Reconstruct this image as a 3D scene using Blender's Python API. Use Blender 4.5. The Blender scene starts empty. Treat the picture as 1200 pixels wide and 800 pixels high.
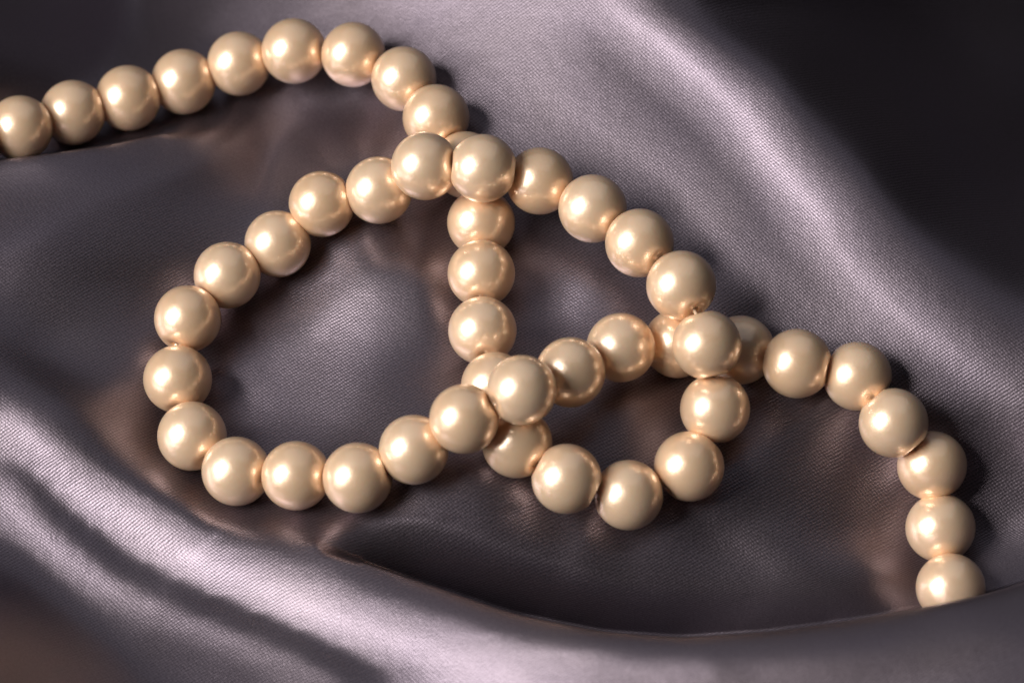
import bpy, math, random
import numpy as np
from mathutils import Vector, Matrix

scene = bpy.context.scene
col = scene.collection

# ------------------------------------------------------------------ camera
TILT = math.radians(32.0)          # camera leans 32 degrees off the vertical
DIST = 0.48                        # metres from the middle of the necklace
VIEW_W = 0.125                     # width of the field of view there
CAM_UP = np.array([0.0, math.cos(TILT), math.sin(TILT)])
CAM_BACK = np.array([0.0, -math.sin(TILT), math.cos(TILT)])
CAM_POS = CAM_BACK * DIST
cam_data = bpy.data.cameras.new('camera')
cam = bpy.data.objects.new('camera', cam_data)
col.objects.link(cam)
cam.location = CAM_POS
cam.rotation_euler = (TILT, 0.0, 0.0)
cam_data.sensor_width = 36.0
cam_data.lens = 36.0 * DIST / VIEW_W
cam_data.clip_start = 0.01
cam_data.clip_end = 20.0
cam_data.dof.use_dof = True
cam_data.dof.focus_distance = DIST - 0.010
cam_data.dof.aperture_fstop = 21.0
scene.camera = cam

# ------------------------------------------------------------------ light
world = bpy.data.worlds.new('World')
scene.world = world
world.use_nodes = True
world.node_tree.nodes['Background'].inputs[0].default_value = (0.85, 0.80, 0.82, 1)
world.node_tree.nodes['Background'].inputs[1].default_value = 0.011

def softbox(name, direction, dist, sx, sy, power, colour, roll=0.0):
    d = bpy.data.lights.new(name, 'AREA')
    d.shape = 'RECTANGLE'
    d.size, d.size_y = sx, sy
    d.energy = power
    d.color = colour
    o = bpy.data.objects.new(name, d)
    col.objects.link(o)
    v = Vector(direction).normalized()
    o.location = v * dist
    q = v.to_track_quat('Z', 'Y')
    o.rotation_euler = (q.to_matrix() @ Matrix.Rotation(roll, 3, 'Z')).to_euler()
    return o

def view_dir(x, y, z):
    return tuple(np.array([x, 0, 0]) + y * CAM_UP + z * CAM_BACK)

softbox('softbox_lamp', view_dir(-0.76, 0.13, 0.64), 1.80, 1.00, 1.30, 57.0, (1.0, 0.95, 0.90), math.radians(8))
softbox('ceiling_bounce_lamp', (0.05, 0.62, 0.80), 2.2, 3.0, 3.0, 6.5, (0.90, 0.92, 1.0))

vs = scene.view_settings
vs.view_transform = 'Standard'
vs.look = 'None'
vs.exposure = 0.0
vs.gamma = 1.0
vs.use_curve_mapping = False

# ------------------------------------------------------------------ materials
def new_mat(name):
    m = bpy.data.materials.new(name)
    m.use_nodes = True
    m.node_tree.nodes.clear()
    return m, m.node_tree.nodes, m.node_tree.links

def N(nodes, kind, **kw):
    n = nodes.new(kind)
    for k, v in kw.items():
        setattr(n, k, v)
    return n

def math_node(nodes, links, op, a, b=None, clamp=False):
    n = nodes.new('ShaderNodeMath')
    n.operation = op
    n.use_clamp = clamp
    for i, v in enumerate((a, b)):
        if v is None:
            continue
        if isinstance(v, (int, float)):
            n.inputs[i].default_value = v
        else:
            links.new(v, n.inputs[i])
    return n.outputs[0]

def satin_material(scale=(1.0, 1.0, 1.0)):
    """mauve satin: fine slanting ribs of float threads broken into small knots"""
    m, nd, ln = new_mat('mauve_satin')
    out = N(nd, 'ShaderNodeOutputMaterial')
    p = N(nd, 'ShaderNodeBsdfPrincipled')
    ln.new(p.outputs[0], out.inputs[0])
    uv = N(nd, 'ShaderNodeUVMap')
    sc = N(nd, 'ShaderNodeVectorMath', operation='MULTIPLY')
    sc.inputs[1].default_value = scale
    ln.new(uv.outputs[0], sc.inputs[0])
    co = sc.outputs[0]                                    # millimetres of cloth
    wn = N(nd, 'ShaderNodeTexNoise')
    wn.inputs['Scale'].default_value = .55
    wn.inputs['Detail'].default_value = 2.0
    ln.new(co, wn.inputs['Vector'])
    wob = N(nd, 'ShaderNodeVectorMath', operation='MULTIPLY_ADD')
    ln.new(wn.outputs['Color'], wob.inputs[0])
    wob.inputs[1].default_value = (.30, .30, 0)
    ln.new(co, wob.inputs[2])

    def ribs(angle, period):
        a = math.radians(angle)
        d = N(nd, 'ShaderNodeVectorMath', operation='DOT_PRODUCT')
        ln.new(wob.outputs[0], d.inputs[0])
        d.inputs[1].default_value = (-math.sin(a) * 2 * math.pi / period, math.cos(a) * 2 * math.pi / period, 0)
        return math_node(nd, ln, 'SINE', d.outputs['Value'])

    r1, r2 = ribs(31.0, 0.39), ribs(-48.0, 0.335)
    fleck = N(nd, 'ShaderNodeTexNoise')
    fleck.inputs['Scale'].default_value = 3.4
    fleck.inputs['Detail'].default_value = 2.0
    ln.new(co, fleck.inputs['Vector'])
    h = math_node(nd, ln, 'ADD', math_node(nd, ln, 'MULTIPLY', r1, .19), math_node(nd, ln, 'MULTIPLY', r2, .11))
    h = math_node(nd, ln, 'ADD', h, math_node(nd, ln, 'MULTIPLY', fleck.outputs[0], .8))
    h = math_node(nd, ln, 'ADD', h, .10, True)            # 0 between the threads .. 1 on top of a knot
    big = N(nd, 'ShaderNodeTexNoise')
    big.inputs['Scale'].default_value = .045
    big.inputs['Detail'].default_value = 3.0
    ln.new(co, big.inputs['Vector'])
    cr = N(nd, 'ShaderNodeValToRGB')
    e = cr.color_ramp.elements
    e[0].position, e[0].color = .12, (0.119, 0.101, 0.120, 1)
    e[1].position, e[1].color = .88, (0.264, 0.228, 0.265, 1)
    grain = N(nd, 'ShaderNodeTexNoise')
    grain.inputs['Scale'].default_value = 5.5
    grain.inputs['Detail'].default_value = 1.0
    ln.new(co, grain.inputs['Vector'])
    gr = math_node(nd, ln, 'MULTIPLY', math_node(nd, ln, 'SUBTRACT', grain.outputs[0], .5), .8)
    ln.new(math_node(nd, ln, 'ADD', h, gr, True), cr.inputs[0])
    mx = N(nd, 'ShaderNodeMix', data_type='RGBA', blend_type='MULTIPLY')
    mx.inputs[0].default_value = 1.0
    ln.new(cr.outputs[0], mx.inputs[6])
    tone = N(nd, 'ShaderNodeValToRGB')
    tone.color_ramp.elements[0].position, tone.color_ramp.elements[0].color = .3, (.97, .95, 1.0, 1)
    tone.color_ramp.elements[1].position, tone.color_ramp.elements[1].color = .7, (1.0, .98, .97, 1)
    ln.new(big.outputs[0], tone.inputs[0])
    ln.new(tone.outputs[0], mx.inputs[7])
    ln.new(mx.outputs[2], p.inputs['Base Color'])
    p.inputs['Metallic'].default_value = 0.95
    rg = math_node(nd, ln, 'MULTIPLY', fleck.outputs[0], .12)
    ln.new(math_node(nd, ln, 'ADD', rg, .325), p.inputs['Roughness'])
    bp = N(nd, 'ShaderNodeBump')
    bp.inputs['Strength'].default_value = .45
    bp.inputs['Distance'].default_value = .00006
    ln.new(h, bp.inputs['Height'])
    ln.new(bp.outputs[0], p.inputs['Normal'])
    return m

# ------------------------------------------------------------------ relief of the draped cloth (hundredths of a millimetre)
GRID_X0, GRID_Y0, GRID_STEP = -110, -110, 10
HEIGHT_MAIN = [
 [-766,-776,-787,-799,-813,-829,-847,-868,-891,-915,-941,-968,-994,-1021,-1047,-1073,-1099,-1124,-1148,-1170,-1189,-1205,-1214,-1216,-1208,-1189,-1157,-1111,-1051,-977,-893,-799,-699,-594,-488,-381,-276,-175,-77,16,104,186,264,336,405,469,531,589,646,702,756,811,865,920,976,1031,1086,1142,1196,1250,1302,1354,1404,1452,1499,1545,1590,1633,1676,1717,1758,1797,1836,1873,1910,1945,1979,2012,2043,2071,2098,2121,2141,2157,2168,2174,2174,2168,2154,2132,2101,2062,2014,1957,1892,1818,1737,1650,1557,1459,1357,1252,1144,1034,923,811,699,587,475,364,253,144,37,-68,-171,-271,-369,-464,-556,-645,-732,-816,-898,-978,-1057,-1135,-1211,-1288,-1363,-1439,-1515,-1591,-1667,-1744,-1821,-1899,-1977,-2056,-2135,-2214,-2294,-2374,-2454],
 [-664,-674,-684,-696,-709,-725,-743,-765,-789,-815,-844,-873,-902,-932,-961,-991,-1021,-1051,-1080,-1108,-1134,-1156,-1173,-1183,-1182,-1170,-1143,-1101,-1044,-972,-887,-793,-692,-587,-480,-373,-268,-166,-70,22,108,188,264,334,400,462,520,577,631,684,737,790,843,897,951,1006,1061,1115,1170,1223,1275,1326,1376,1424,1471,1516,1560,1604,1646,1687,1727,1766,1804,1842,1878,1914,1948,1981,2012,2041,2068,2092,2113,2131,2143,2151,2153,2148,2137,2117,2088,2051,2004,1948,1884,1811,1731,1644,1551,1454,1353,1248,1141,1033,922,811,700,588,477,366,256,148,41,-64,-167,-268,-365,-460,-552,-641,-727,-811,-892,-972,-1050,-1127,-1204,-1279,-1355,-1430,-1506,-1582,-1658,-1735,-1812,-1890,-1968,-2047,-2126,-2205,-2285,-2365,-2445],
 [-563,-572,-582,-592,-605,-620,-639,-661,-686,-715,-745,-777,-809,-842,-875,-908,-942,-977,-1012,-1046,-1078,-1108,-1132,-1150,-1157,-1152,-1131,-1094,-1039,-968,-883,-788,-686,-579,-471,-364,-259,-158,-62,28,113,191,264,331,395,454,510,564,616,667,717,768,820,872,926,980,1035,1089,1143,1196,1248,1299,1348,1396,1442,1487,1531,1574,1615,1656,1696,1735,1773,1810,1847,1882,1916,1949,1981,2010,2038,2063,2085,2104,2118,2128,2132,2129,2119,2102,2075,2039,1994,1940,1876,1804,1724,1638,1546,1449,1349,1245,1139,1031,922,811,701,590,479,369,259,151,44,-61,-163,-264,-361,-456,-548,-636,-722,-805,-886,-966,-1043,-1120,-1196,-1271,-1346,-1421,-1496,-1572,-1648,-1725,-1802,-1880,-1958,-2037,-2116,-2196,-2276,-2356,-2436],
 [-463,-471,-479,-489,-500,-515,-533,-555,-582,-612,-646,-680,-715,-750,-787,-824,-862,-902,-942,-982,-1021,-1058,-1091,-1117,-1134,-1136,-1122,-1090,-1038,-968,-881,-784,-680,-572,-463,-354,-249,-148,-53,36,118,194,264,329,389,446,500,551,600,649,697,746,796,847,900,954,1008,1063,1117,1169,1221,1271,1320,1367,1413,1458,1501,1544,1585,1625,1665,1704,1742,1779,1815,1850,1884,1917,1949,1979,2007,2033,2057,2077,2093,2104,2110,2109,2102,2087,2062,2029,1985,1932,1869,1797,1718,1632,1540,1444,1344,1241,1136,1029,921,812,702,592,482,372,263,155,48,-57,-160,-260,-358,-452,-544,-632,-717,-800,-881,-959,-1036,-1112,-1188,-1262,-1337,-1412,-1487,-1562,-1639,-1715,-1792,-1870,-1949,-2028,-2107,-2187,-2267,-2347,-2427],
 [-364,-370,-376,-385,-395,-408,-425,-447,-475,-507,-543,-581,-619,-657,-696,-737,-780,-825,-870,-917,-963,-1007,-1049,-1086,-1112,-1123,-1117,-1090,-1041,-971,-883,-782,-676,-566,-454,-344,-237,-137,-43,44,123,197,264,326,384,438,489,537,584,630,676,722,771,821,873,927,982,1036,1090,1142,1194,1244,1292,1339,1384,1429,1472,1514,1555,1595,1634,1672,1710,1747,1783,1818,1852,1885,1917,1947,1976,2003,2027,2048,2066,2079,2087,2089,2084,2071,2049,2018,1976,1924,1862,1791,1712,1626,1535,1439,1340,1238,1134,1028,921,813,704,595,485,376,268,160,53,-52,-155,-256,-354,-448,-540,-628,-713,-795,-875,-953,-1029,-1105,-1179,-1254,-1328,-1403,-1477,-1553,-1629,-1705,-1783,-1861,-1939,-2018,-2098,-2178,-2258,-2338,-2418],
 [-265,-270,-274,-281,-288,-299,-315,-337,-364,-398,-437,-479,-519,-560,-603,-648,-696,-745,-797,-849,-902,-955,-1007,-1054,-1091,-1113,-1116,-1096,-1050,-980,-889,-783,-674,-561,-445,-333,-225,-124,-32,52,129,200,264,323,378,429,477,523,567,610,654,698,744,794,846,900,954,1009,1063,1115,1166,1216,1264,1310,1355,1399,1442,1484,1524,1564,1603,1641,1678,1715,1750,1785,1819,1852,1884,1914,1944,1971,1996,2019,2038,2053,2063,2067,2065,2055,2036,2007,1967,1916,1855,1784,1705,1620,1529,1434,1335,1235,1132,1027,921,814,707,599,490,382,273,165,59,-47,-150,-251,-349,-444,-536,-623,-708,-790,-869,-946,-1022,-1097,-1171,-1245,-1319,-1393,-1468,-1543,-1619,-1695,-1773,-1851,-1929,-2009,-2088,-2169,-2249,-2329,-2410],
 [-169,-171,-173,-176,-181,-190,-203,-223,-250,-284,-325,-369,-413,-459,-506,-556,-609,-664,-721,-781,-841,-903,-964,-1021,-1070,-1104,-1118,-1105,-1063,-993,-900,-792,-676,-556,-436,-320,-211,-111,-20,61,135,202,264,320,372,420,465,508,550,590,630,672,717,765,817,871,926,981,1035,1088,1138,1188,1235,1281,1326,1370,1412,1453,1494,1533,1572,1610,1647,1683,1718,1753,1786,1819,1850,1881,1910,1938,1964,1987,2008,2025,2037,2044,2045,2038,2022,1996,1958,1909,1848,1777,1698,1613,1523,1428,1331,1232,1130,1027,923,817,711,604,496,388,280,173,66,-40,-144,-246,-345,-440,-531,-619,-703,-785,-863,-940,-1015,-1089,-1163,-1236,-1310,-1384,-1458,-1533,-1609,-1685,-1762,-1841,-1920,-1999,-2079,-2159,-2240,-2321,-2401],
 [-75,-74,-73,-73,-75,-80,-90,-107,-132,-167,-209,-256,-305,-355,-407,-462,-520,-581,-644,-710,-778,-848,-918,-986,-1046,-1094,-1120,-1116,-1077,-1007,-912,-799,-677,-551,-425,-305,-195,-96,-9,69,140,204,262,315,364,409,452,493,532,569,607,646,688,735,788,843,898,953,1007,1060,1110,1159,1207,1252,1297,1340,1382,1423,1463,1503,1541,1579,1615,1651,1686,1720,1753,1785,1816,1847,1876,1904,1930,1954,1976,1994,2009,2019,2022,2019,2006,1984,1949,1900,1840,1769,1690,1606,1516,1423,1327,1229,1130,1028,926,822,717,611,504,397,289,182,74,-32,-137,-240,-339,-435,-527,-615,-699,-779,-857,-933,-1008,-1082,-1155,-1228,-1301,-1374,-1448,-1523,-1599,-1675,-1752,-1831,-1910,-1990,-2070,-2150,-2231,-2312,-2393],
 [16,20,24,28,30,29,23,10,-13,-47,-92,-142,-196,-250,-307,-367,-430,-496,-565,-638,-713,-790,-868,-945,-1018,-1079,-1119,-1123,-1086,-1014,-915,-798,-671,-540,-410,-288,-178,-83,0,74,141,202,258,308,354,398,439,477,514,549,583,619,658,705,758,814,870,925,979,1031,1081,1130,1177,1223,1267,1311,1352,1393,1433,1472,1510,1547,1584,1619,1654,1687,1720,1751,1782,1812,1841,1869,1895,1920,1942,1962,1978,1990,1996,1996,1987,1969,1937,1890,1830,1760,1681,1598,1510,1418,1324,1228,1131,1032,931,829,726,621,515,408,301,193,86,-22,-128,-232,-333,-429,-522,-610,-693,-774,-851,-927,-1001,-1074,-1147,-1220,-1292,-1365,-1439,-1513,-1588,-1665,-1742,-1820,-1900,-1980,-2061,-2141,-2223,-2304,-2385],
 [103,110,117,124,131,136,135,126,107,73,26,-30,-87,-146,-207,-272,-340,-412,-487,-564,-645,-729,-814,-900,-982,-1056,-1110,-1120,-1081,-1005,-903,-783,-655,-522,-391,-270,-163,-73,5,75,139,198,251,299,343,384,423,460,495,527,560,593,630,676,729,785,841,896,950,1002,1052,1101,1148,1193,1238,1281,1322,1363,1403,1442,1480,1517,1553,1588,1622,1655,1687,1718,1747,1776,1804,1832,1859,1884,1906,1927,1944,1958,1966,1968,1962,1950,1922,1877,1818,1748,1671,1590,1504,1414,1323,1229,1134,1037,939,839,737,633,529,423,316,208,100,-8,-116,-222,-324,-422,-515,-604,-687,-768,-845,-921,-995,-1068,-1140,-1212,-1285,-1357,-1430,-1504,-1578,-1654,-1732,-1810,-1890,-1971,-2051,-2133,-2214,-2295,-2376],
 [186,195,205,216,228,239,244,240,224,192,141,80,20,-42,-108,-178,-251,-329,-409,-492,-578,-667,-758,-850,-939,-1020,-1081,-1091,-1046,-966,-862,-743,-620,-494,-371,-257,-158,-74,0,69,132,189,240,287,330,369,407,441,474,506,537,570,607,651,702,756,811,865,919,971,1021,1070,1117,1163,1208,1251,1293,1333,1373,1412,1450,1486,1522,1556,1590,1622,1654,1684,1712,1740,1767,1794,1821,1846,1869,1890,1909,1924,1931,1933,1930,1921,1898,1858,1801,1734,1661,1582,1499,1413,1324,1232,1140,1046,950,852,752,649,546,440,333,226,117,8,-101,-208,-312,-412,-507,-596,-681,-762,-839,-915,-989,-1062,-1135,-1207,-1278,-1350,-1421,-1494,-1568,-1644,-1721,-1800,-1880,-1961,-2042,-2124,-2205,-2286,-2368],
 [264,275,287,302,319,336,347,349,337,306,252,186,123,57,-14,-89,-168,-250,-335,-423,-513,-605,-701,-797,-890,-974,-1035,-1044,-997,-915,-811,-694,-579,-463,-349,-244,-154,-75,-4,63,124,180,230,275,316,355,390,422,453,483,514,546,584,627,675,727,781,835,888,940,990,1039,1087,1133,1178,1221,1263,1303,1343,1382,1419,1456,1491,1525,1558,1590,1620,1649,1677,1703,1730,1755,1781,1807,1831,1853,1873,1890,1901,1906,1903,1895,1877,1842,1789,1726,1656,1581,1502,1419,1332,1243,1154,1062,968,872,773,672,569,464,357,249,140,30,-80,-190,-296,-397,-494,-585,-672,-754,-833,-909,-983,-1057,-1129,-1201,-1272,-1343,-1414,-1485,-1559,-1634,-1711,-1791,-1871,-1952,-2033,-2114,-2196,-2277,-2359],
 [339,351,364,380,403,426,443,450,442,414,358,291,222,149,73,-8,-91,-177,-266,-357,-451,-546,-644,-742,-836,-919,-977,-986,-939,-858,-758,-647,-538,-430,-326,-231,-149,-76,-8,56,116,170,219,263,303,340,373,402,431,460,490,523,562,604,649,699,751,805,857,909,959,1008,1056,1102,1147,1191,1233,1273,1313,1352,1389,1425,1460,1494,1526,1557,1587,1615,1641,1667,1692,1716,1741,1766,1791,1814,1835,1853,1869,1881,1886,1882,1869,1840,1792,1733,1666,1595,1519,1439,1355,1269,1182,1092,999,903,805,704,601,496,388,280,170,59,-53,-163,-272,-376,-476,-570,-659,-743,-823,-900,-976,-1049,-1122,-1194,-1265,-1336,-1407,-1479,-1551,-1625,-1702,-1781,-1861,-1942,-2023,-2105,-2186,-2268,-2350],
 [410,423,437,453,481,508,530,541,536,510,453,382,307,229,148,64,-22,-112,-203,-296,-391,-488,-586,-684,-777,-858,-912,-919,-875,-797,-701,-598,-495,-395,-302,-219,-144,-77,-13,49,107,160,208,251,290,324,354,381,408,436,467,501,539,580,625,673,724,776,828,879,929,978,1026,1073,1118,1161,1203,1244,1284,1322,1359,1395,1429,1462,1493,1524,1552,1580,1605,1630,1654,1677,1700,1723,1748,1772,1795,1816,1835,1851,1863,1871,1868,1850,1813,1762,1700,1631,1558,1480,1400,1316,1229,1140,1047,951,852,750,646,539,431,321,210,97,-16,-128,-239,-347,-450,-548,-640,-727,-810,-888,-965,-1039,-1112,-1184,-1256,-1328,-1399,-1471,-1543,-1616,-1693,-1771,-1851,-1932,-2013,-2094,-2176,-2258,-2340],
 [477,492,508,528,555,582,604,617,614,588,528,454,375,293,210,124,36,-54,-145,-239,-334,-430,-528,-625,-716,-793,-842,-846,-805,-731,-640,-543,-449,-359,-279,-206,-140,-78,-17,43,99,150,197,240,277,308,335,360,387,415,446,480,518,559,602,650,699,750,801,852,902,951,998,1045,1089,1133,1175,1216,1255,1293,1330,1365,1399,1431,1462,1491,1519,1545,1570,1594,1616,1638,1660,1681,1703,1726,1751,1774,1795,1813,1830,1845,1855,1855,1836,1800,1749,1688,1619,1544,1466,1384,1298,1208,1114,1017,916,812,705,597,486,374,261,147,32,-83,-197,-308,-415,-517,-613,-704,-790,-871,-949,-1025,-1098,-1171,-1244,-1316,-1388,-1460,-1533,-1606,-1682,-1760,-1840,-1920,-2001,-2083,-2165,-2247,-2328],
 [538,554,572,593,618,643,664,675,671,643,578,502,422,340,256,171,85,-4,-94,-186,-279,-374,-471,-566,-654,-726,-768,-769,-730,-661,-576,-486,-400,-322,-254,-193,-136,-78,-20,37,91,142,188,229,263,292,318,341,367,395,423,456,493,536,581,628,676,726,776,826,876,925,972,1018,1063,1106,1148,1188,1227,1265,1301,1336,1369,1400,1430,1459,1486,1512,1536,1559,1580,1599,1619,1639,1660,1681,1704,1727,1751,1774,1794,1812,1826,1838,1840,1826,1793,1747,1687,1620,1546,1467,1383,1293,1198,1099,995,888,779,667,554,440,325,208,91,-26,-143,-257,-369,-476,-577,-673,-763,-848,-928,-1005,-1080,-1153,-1226,-1299,-1372,-1445,-1519,-1593,-1669,-1747,-1826,-1907,-1988,-2070,-2152,-2234,-2316],
 [590,607,625,645,667,689,706,713,705,672,604,526,448,369,288,206,122,37,-50,-139,-229,-321,-416,-508,-592,-656,-689,-686,-649,-586,-507,-426,-349,-281,-223,-173,-125,-72,-17,37,87,135,179,218,250,277,300,321,344,368,395,427,465,509,557,606,655,704,753,803,852,900,948,993,1037,1080,1121,1161,1200,1237,1273,1307,1339,1370,1399,1427,1454,1479,1502,1524,1544,1562,1580,1599,1618,1638,1659,1681,1704,1729,1752,1772,1790,1805,1818,1825,1815,1790,1748,1693,1629,1556,1476,1388,1293,1192,1086,977,864,750,634,517,399,280,161,42,-77,-196,-312,-424,-531,-632,-726,-816,-900,-979,-1055,-1130,-1204,-1277,-1352,-1426,-1500,-1575,-1652,-1731,-1811,-1892,-1974,-2055,-2137,-2219,-2301],
 [631,647,664,682,700,718,729,731,717,680,611,533,459,383,306,228,148,66,-17,-102,-188,-275,-367,-456,-532,-584,-606,-598,-563,-505,-435,-362,-295,-236,-187,-143,-100,-53,-4,44,90,133,173,208,237,261,281,300,318,339,362,394,434,481,531,582,633,683,732,780,829,877,924,970,1013,1055,1095,1135,1173,1210,1245,1279,1310,1340,1369,1396,1422,1446,1468,1489,1508,1525,1542,1559,1577,1596,1616,1636,1658,1681,1706,1730,1751,1770,1785,1798,1807,1806,1785,1750,1701,1641,1569,1486,1392,1291,1184,1073,958,841,723,604,484,363,241,120,-2,-124,-244,-361,-473,-579,-679,-774,-863,-946,-1025,-1101,-1176,-1251,-1326,-1401,-1477,-1553,-1632,-1711,-1792,-1874,-1956,-2038,-2120,-2202,-2284],
 [660,673,687,703,717,729,736,732,713,674,607,534,460,387,313,238,161,84,5,-76,-158,-242,-328,-409,-473,-510,-519,-506,-473,-422,-361,-299,-242,-192,-148,-108,-69,-28,14,55,94,132,167,199,224,245,262,277,292,308,328,360,403,452,504,558,611,662,711,760,808,856,902,948,991,1032,1072,1111,1148,1184,1218,1250,1281,1310,1338,1365,1389,1413,1434,1454,1473,1490,1506,1522,1539,1556,1575,1594,1615,1636,1659,1683,1707,1728,1747,1764,1778,1789,1792,1781,1753,1711,1652,1577,1489,1390,1284,1172,1056,938,818,697,575,453,329,205,81,-43,-166,-287,-404,-515,-621,-721,-815,-904,-987,-1066,-1143,-1219,-1296,-1372,-1449,-1527,-1607,-1689,-1771,-1854,-1936,-2019,-2101,-2182,-2264],
 [674,685,696,708,718,725,726,718,695,654,592,522,451,380,308,236,163,89,14,-61,-139,-218,-296,-366,-413,-433,-432,-414,-383,-339,-289,-239,-192,-148,-109,-74,-38,-2,32,65,98,129,160,188,209,226,240,253,264,279,292,326,373,426,481,536,590,642,692,741,789,836,882,926,969,1010,1050,1088,1123,1157,1190,1222,1252,1280,1307,1333,1356,1379,1400,1420,1438,1456,1471,1487,1502,1518,1535,1553,1572,1592,1613,1636,1660,1685,1707,1727,1745,1759,1772,1782,1780,1759,1718,1656,1576,1484,1380,1270,1155,1037,917,796,673,549,424,298,172,45,-80,-204,-325,-441,-552,-658,-758,-851,-940,-1024,-1104,-1183,-1261,-1339,-1418,-1497,-1580,-1663,-1747,-1830,-1913,-1996,-2078,-2159,-2241],
 [675,683,691,699,704,707,703,691,666,624,565,499,431,363,294,224,153,83,13,-57,-127,-198,-265,-322,-354,-363,-355,-334,-302,-265,-224,-183,-143,-106,-72,-40,-9,21,48,73,98,123,147,171,188,203,216,226,236,247,261,300,351,407,463,519,574,626,677,725,772,818,863,906,949,989,1028,1065,1100,1132,1164,1194,1223,1250,1276,1300,1323,1344,1365,1384,1403,1420,1436,1452,1467,1481,1497,1514,1532,1551,1570,1591,1614,1638,1663,1686,1706,1726,1744,1762,1776,1781,1762,1718,1650,1566,1469,1364,1252,1136,1017,896,774,649,523,396,269,141,13,-113,-237,-357,-473,-584,-689,-789,-884,-973,-1058,-1141,-1222,-1302,-1383,-1465,-1549,-1635,-1719,-1804,-1887,-1969,-2051,-2132,-2213],
 [664,668,672,676,678,676,668,652,625,585,528,465,401,336,270,203,135,67,1,-60,-119,-175,-227,-271,-292,-294,-282,-260,-231,-199,-165,-131,-97,-66,-37,-10,15,39,58,76,94,114,133,150,164,176,185,193,204,220,249,292,342,397,454,510,564,615,664,712,758,802,845,888,929,969,1007,1043,1076,1108,1138,1166,1194,1219,1243,1266,1288,1309,1329,1348,1367,1384,1401,1417,1432,1447,1461,1476,1493,1510,1529,1549,1571,1594,1618,1644,1669,1693,1716,1738,1757,1775,1781,1758,1706,1634,1547,1450,1344,1233,1117,998,876,752,627,499,371,242,113,-15,-141,-265,-385,-501,-612,-718,-818,-914,-1005,-1092,-1177,-1261,-1345,-1430,-1517,-1603,-1689,-1774,-1857,-1939,-2020,-2101,-2181],
 [640,641,642,641,639,633,623,604,577,536,482,423,362,302,241,178,113,48,-10,-58,-103,-144,-180,-211,-225,-223,-210,-189,-164,-136,-108,-80,-53,-29,-6,14,33,50,65,77,89,101,113,127,139,149,156,166,181,207,244,289,339,395,451,506,558,608,656,702,746,789,830,871,911,950,987,1021,1053,1083,1112,1139,1164,1188,1210,1232,1253,1273,1293,1312,1330,1348,1365,1381,1397,1412,1427,1441,1456,1473,1491,1510,1531,1553,1577,1603,1631,1658,1684,1710,1733,1753,1769,1772,1741,1685,1611,1525,1429,1325,1214,1099,980,857,732,605,477,348,218,88,-40,-166,-290,-410,-526,-637,-744,-846,-943,-1037,-1127,-1216,-1304,-1392,-1481,-1569,-1655,-1740,-1822,-1904,-1985,-2065,-2144],
 [606,604,601,597,591,582,569,549,520,481,429,373,317,262,207,151,90,35,-10,-48,-80,-108,-132,-150,-156,-152,-138,-119,-96,-72,-50,-29,-10,7,22,35,47,58,69,78,86,94,98,105,115,125,133,147,170,203,243,290,342,397,454,508,559,607,653,696,738,779,818,856,894,931,967,1000,1031,1059,1086,1111,1134,1156,1176,1196,1216,1236,1256,1275,1293,1311,1328,1345,1362,1378,1393,1408,1423,1438,1455,1474,1494,1516,1539,1564,1592,1622,1651,1680,1704,1727,1746,1761,1755,1720,1662,1590,1505,1410,1307,1197,1082,962,839,713,585,456,325,195,65,-63,-189,-313,-433,-550,-662,-770,-874,-974,-1071,-1165,-1259,-1351,-1442,-1530,-1617,-1701,-1783,-1864,-1943,-2022,-2101],
 [563,558,552,544,535,524,508,487,459,422,372,320,272,224,177,128,77,35,1,-27,-49,-66,-79,-87,-87,-79,-65,-48,-28,-8,9,23,35,44,50,56,62,67,72,80,88,96,93,93,99,107,120,142,174,212,255,303,355,410,465,518,567,612,655,695,734,772,808,844,879,914,948,979,1008,1035,1060,1082,1103,1123,1142,1161,1180,1199,1218,1237,1255,1274,1292,1309,1327,1343,1360,1376,1392,1407,1423,1440,1460,1481,1504,1529,1556,1585,1616,1647,1674,1699,1721,1739,1749,1738,1700,1643,1571,1488,1395,1292,1182,1066,946,821,694,565,435,304,173,43,-85,-211,-335,-456,-574,-688,-798,-905,-1008,-1109,-1208,-1305,-1397,-1487,-1573,-1656,-1737,-1817,-1895,-1973,-2050],
 [513,505,496,486,474,460,443,421,394,359,315,270,230,191,153,115,77,46,21,3,-9,-17,-21,-21,-16,-6,8,24,41,56,68,76,81,82,79,77,77,79,89,100,110,114,97,90,91,100,120,153,193,237,284,334,386,439,491,539,583,624,662,698,733,767,800,833,866,898,929,959,986,1010,1033,1053,1072,1090,1108,1125,1143,1162,1180,1199,1218,1237,1255,1274,1292,1309,1327,1345,1362,1378,1394,1410,1428,1448,1471,1495,1521,1549,1580,1612,1642,1670,1693,1713,1729,1738,1722,1683,1627,1557,1475,1382,1279,1168,1050,928,803,674,544,413,282,151,21,-107,-234,-358,-480,-600,-716,-829,-939,-1046,-1151,-1252,-1347,-1436,-1522,-1604,-1684,-1762,-1840,-1916,-1992],
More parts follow.
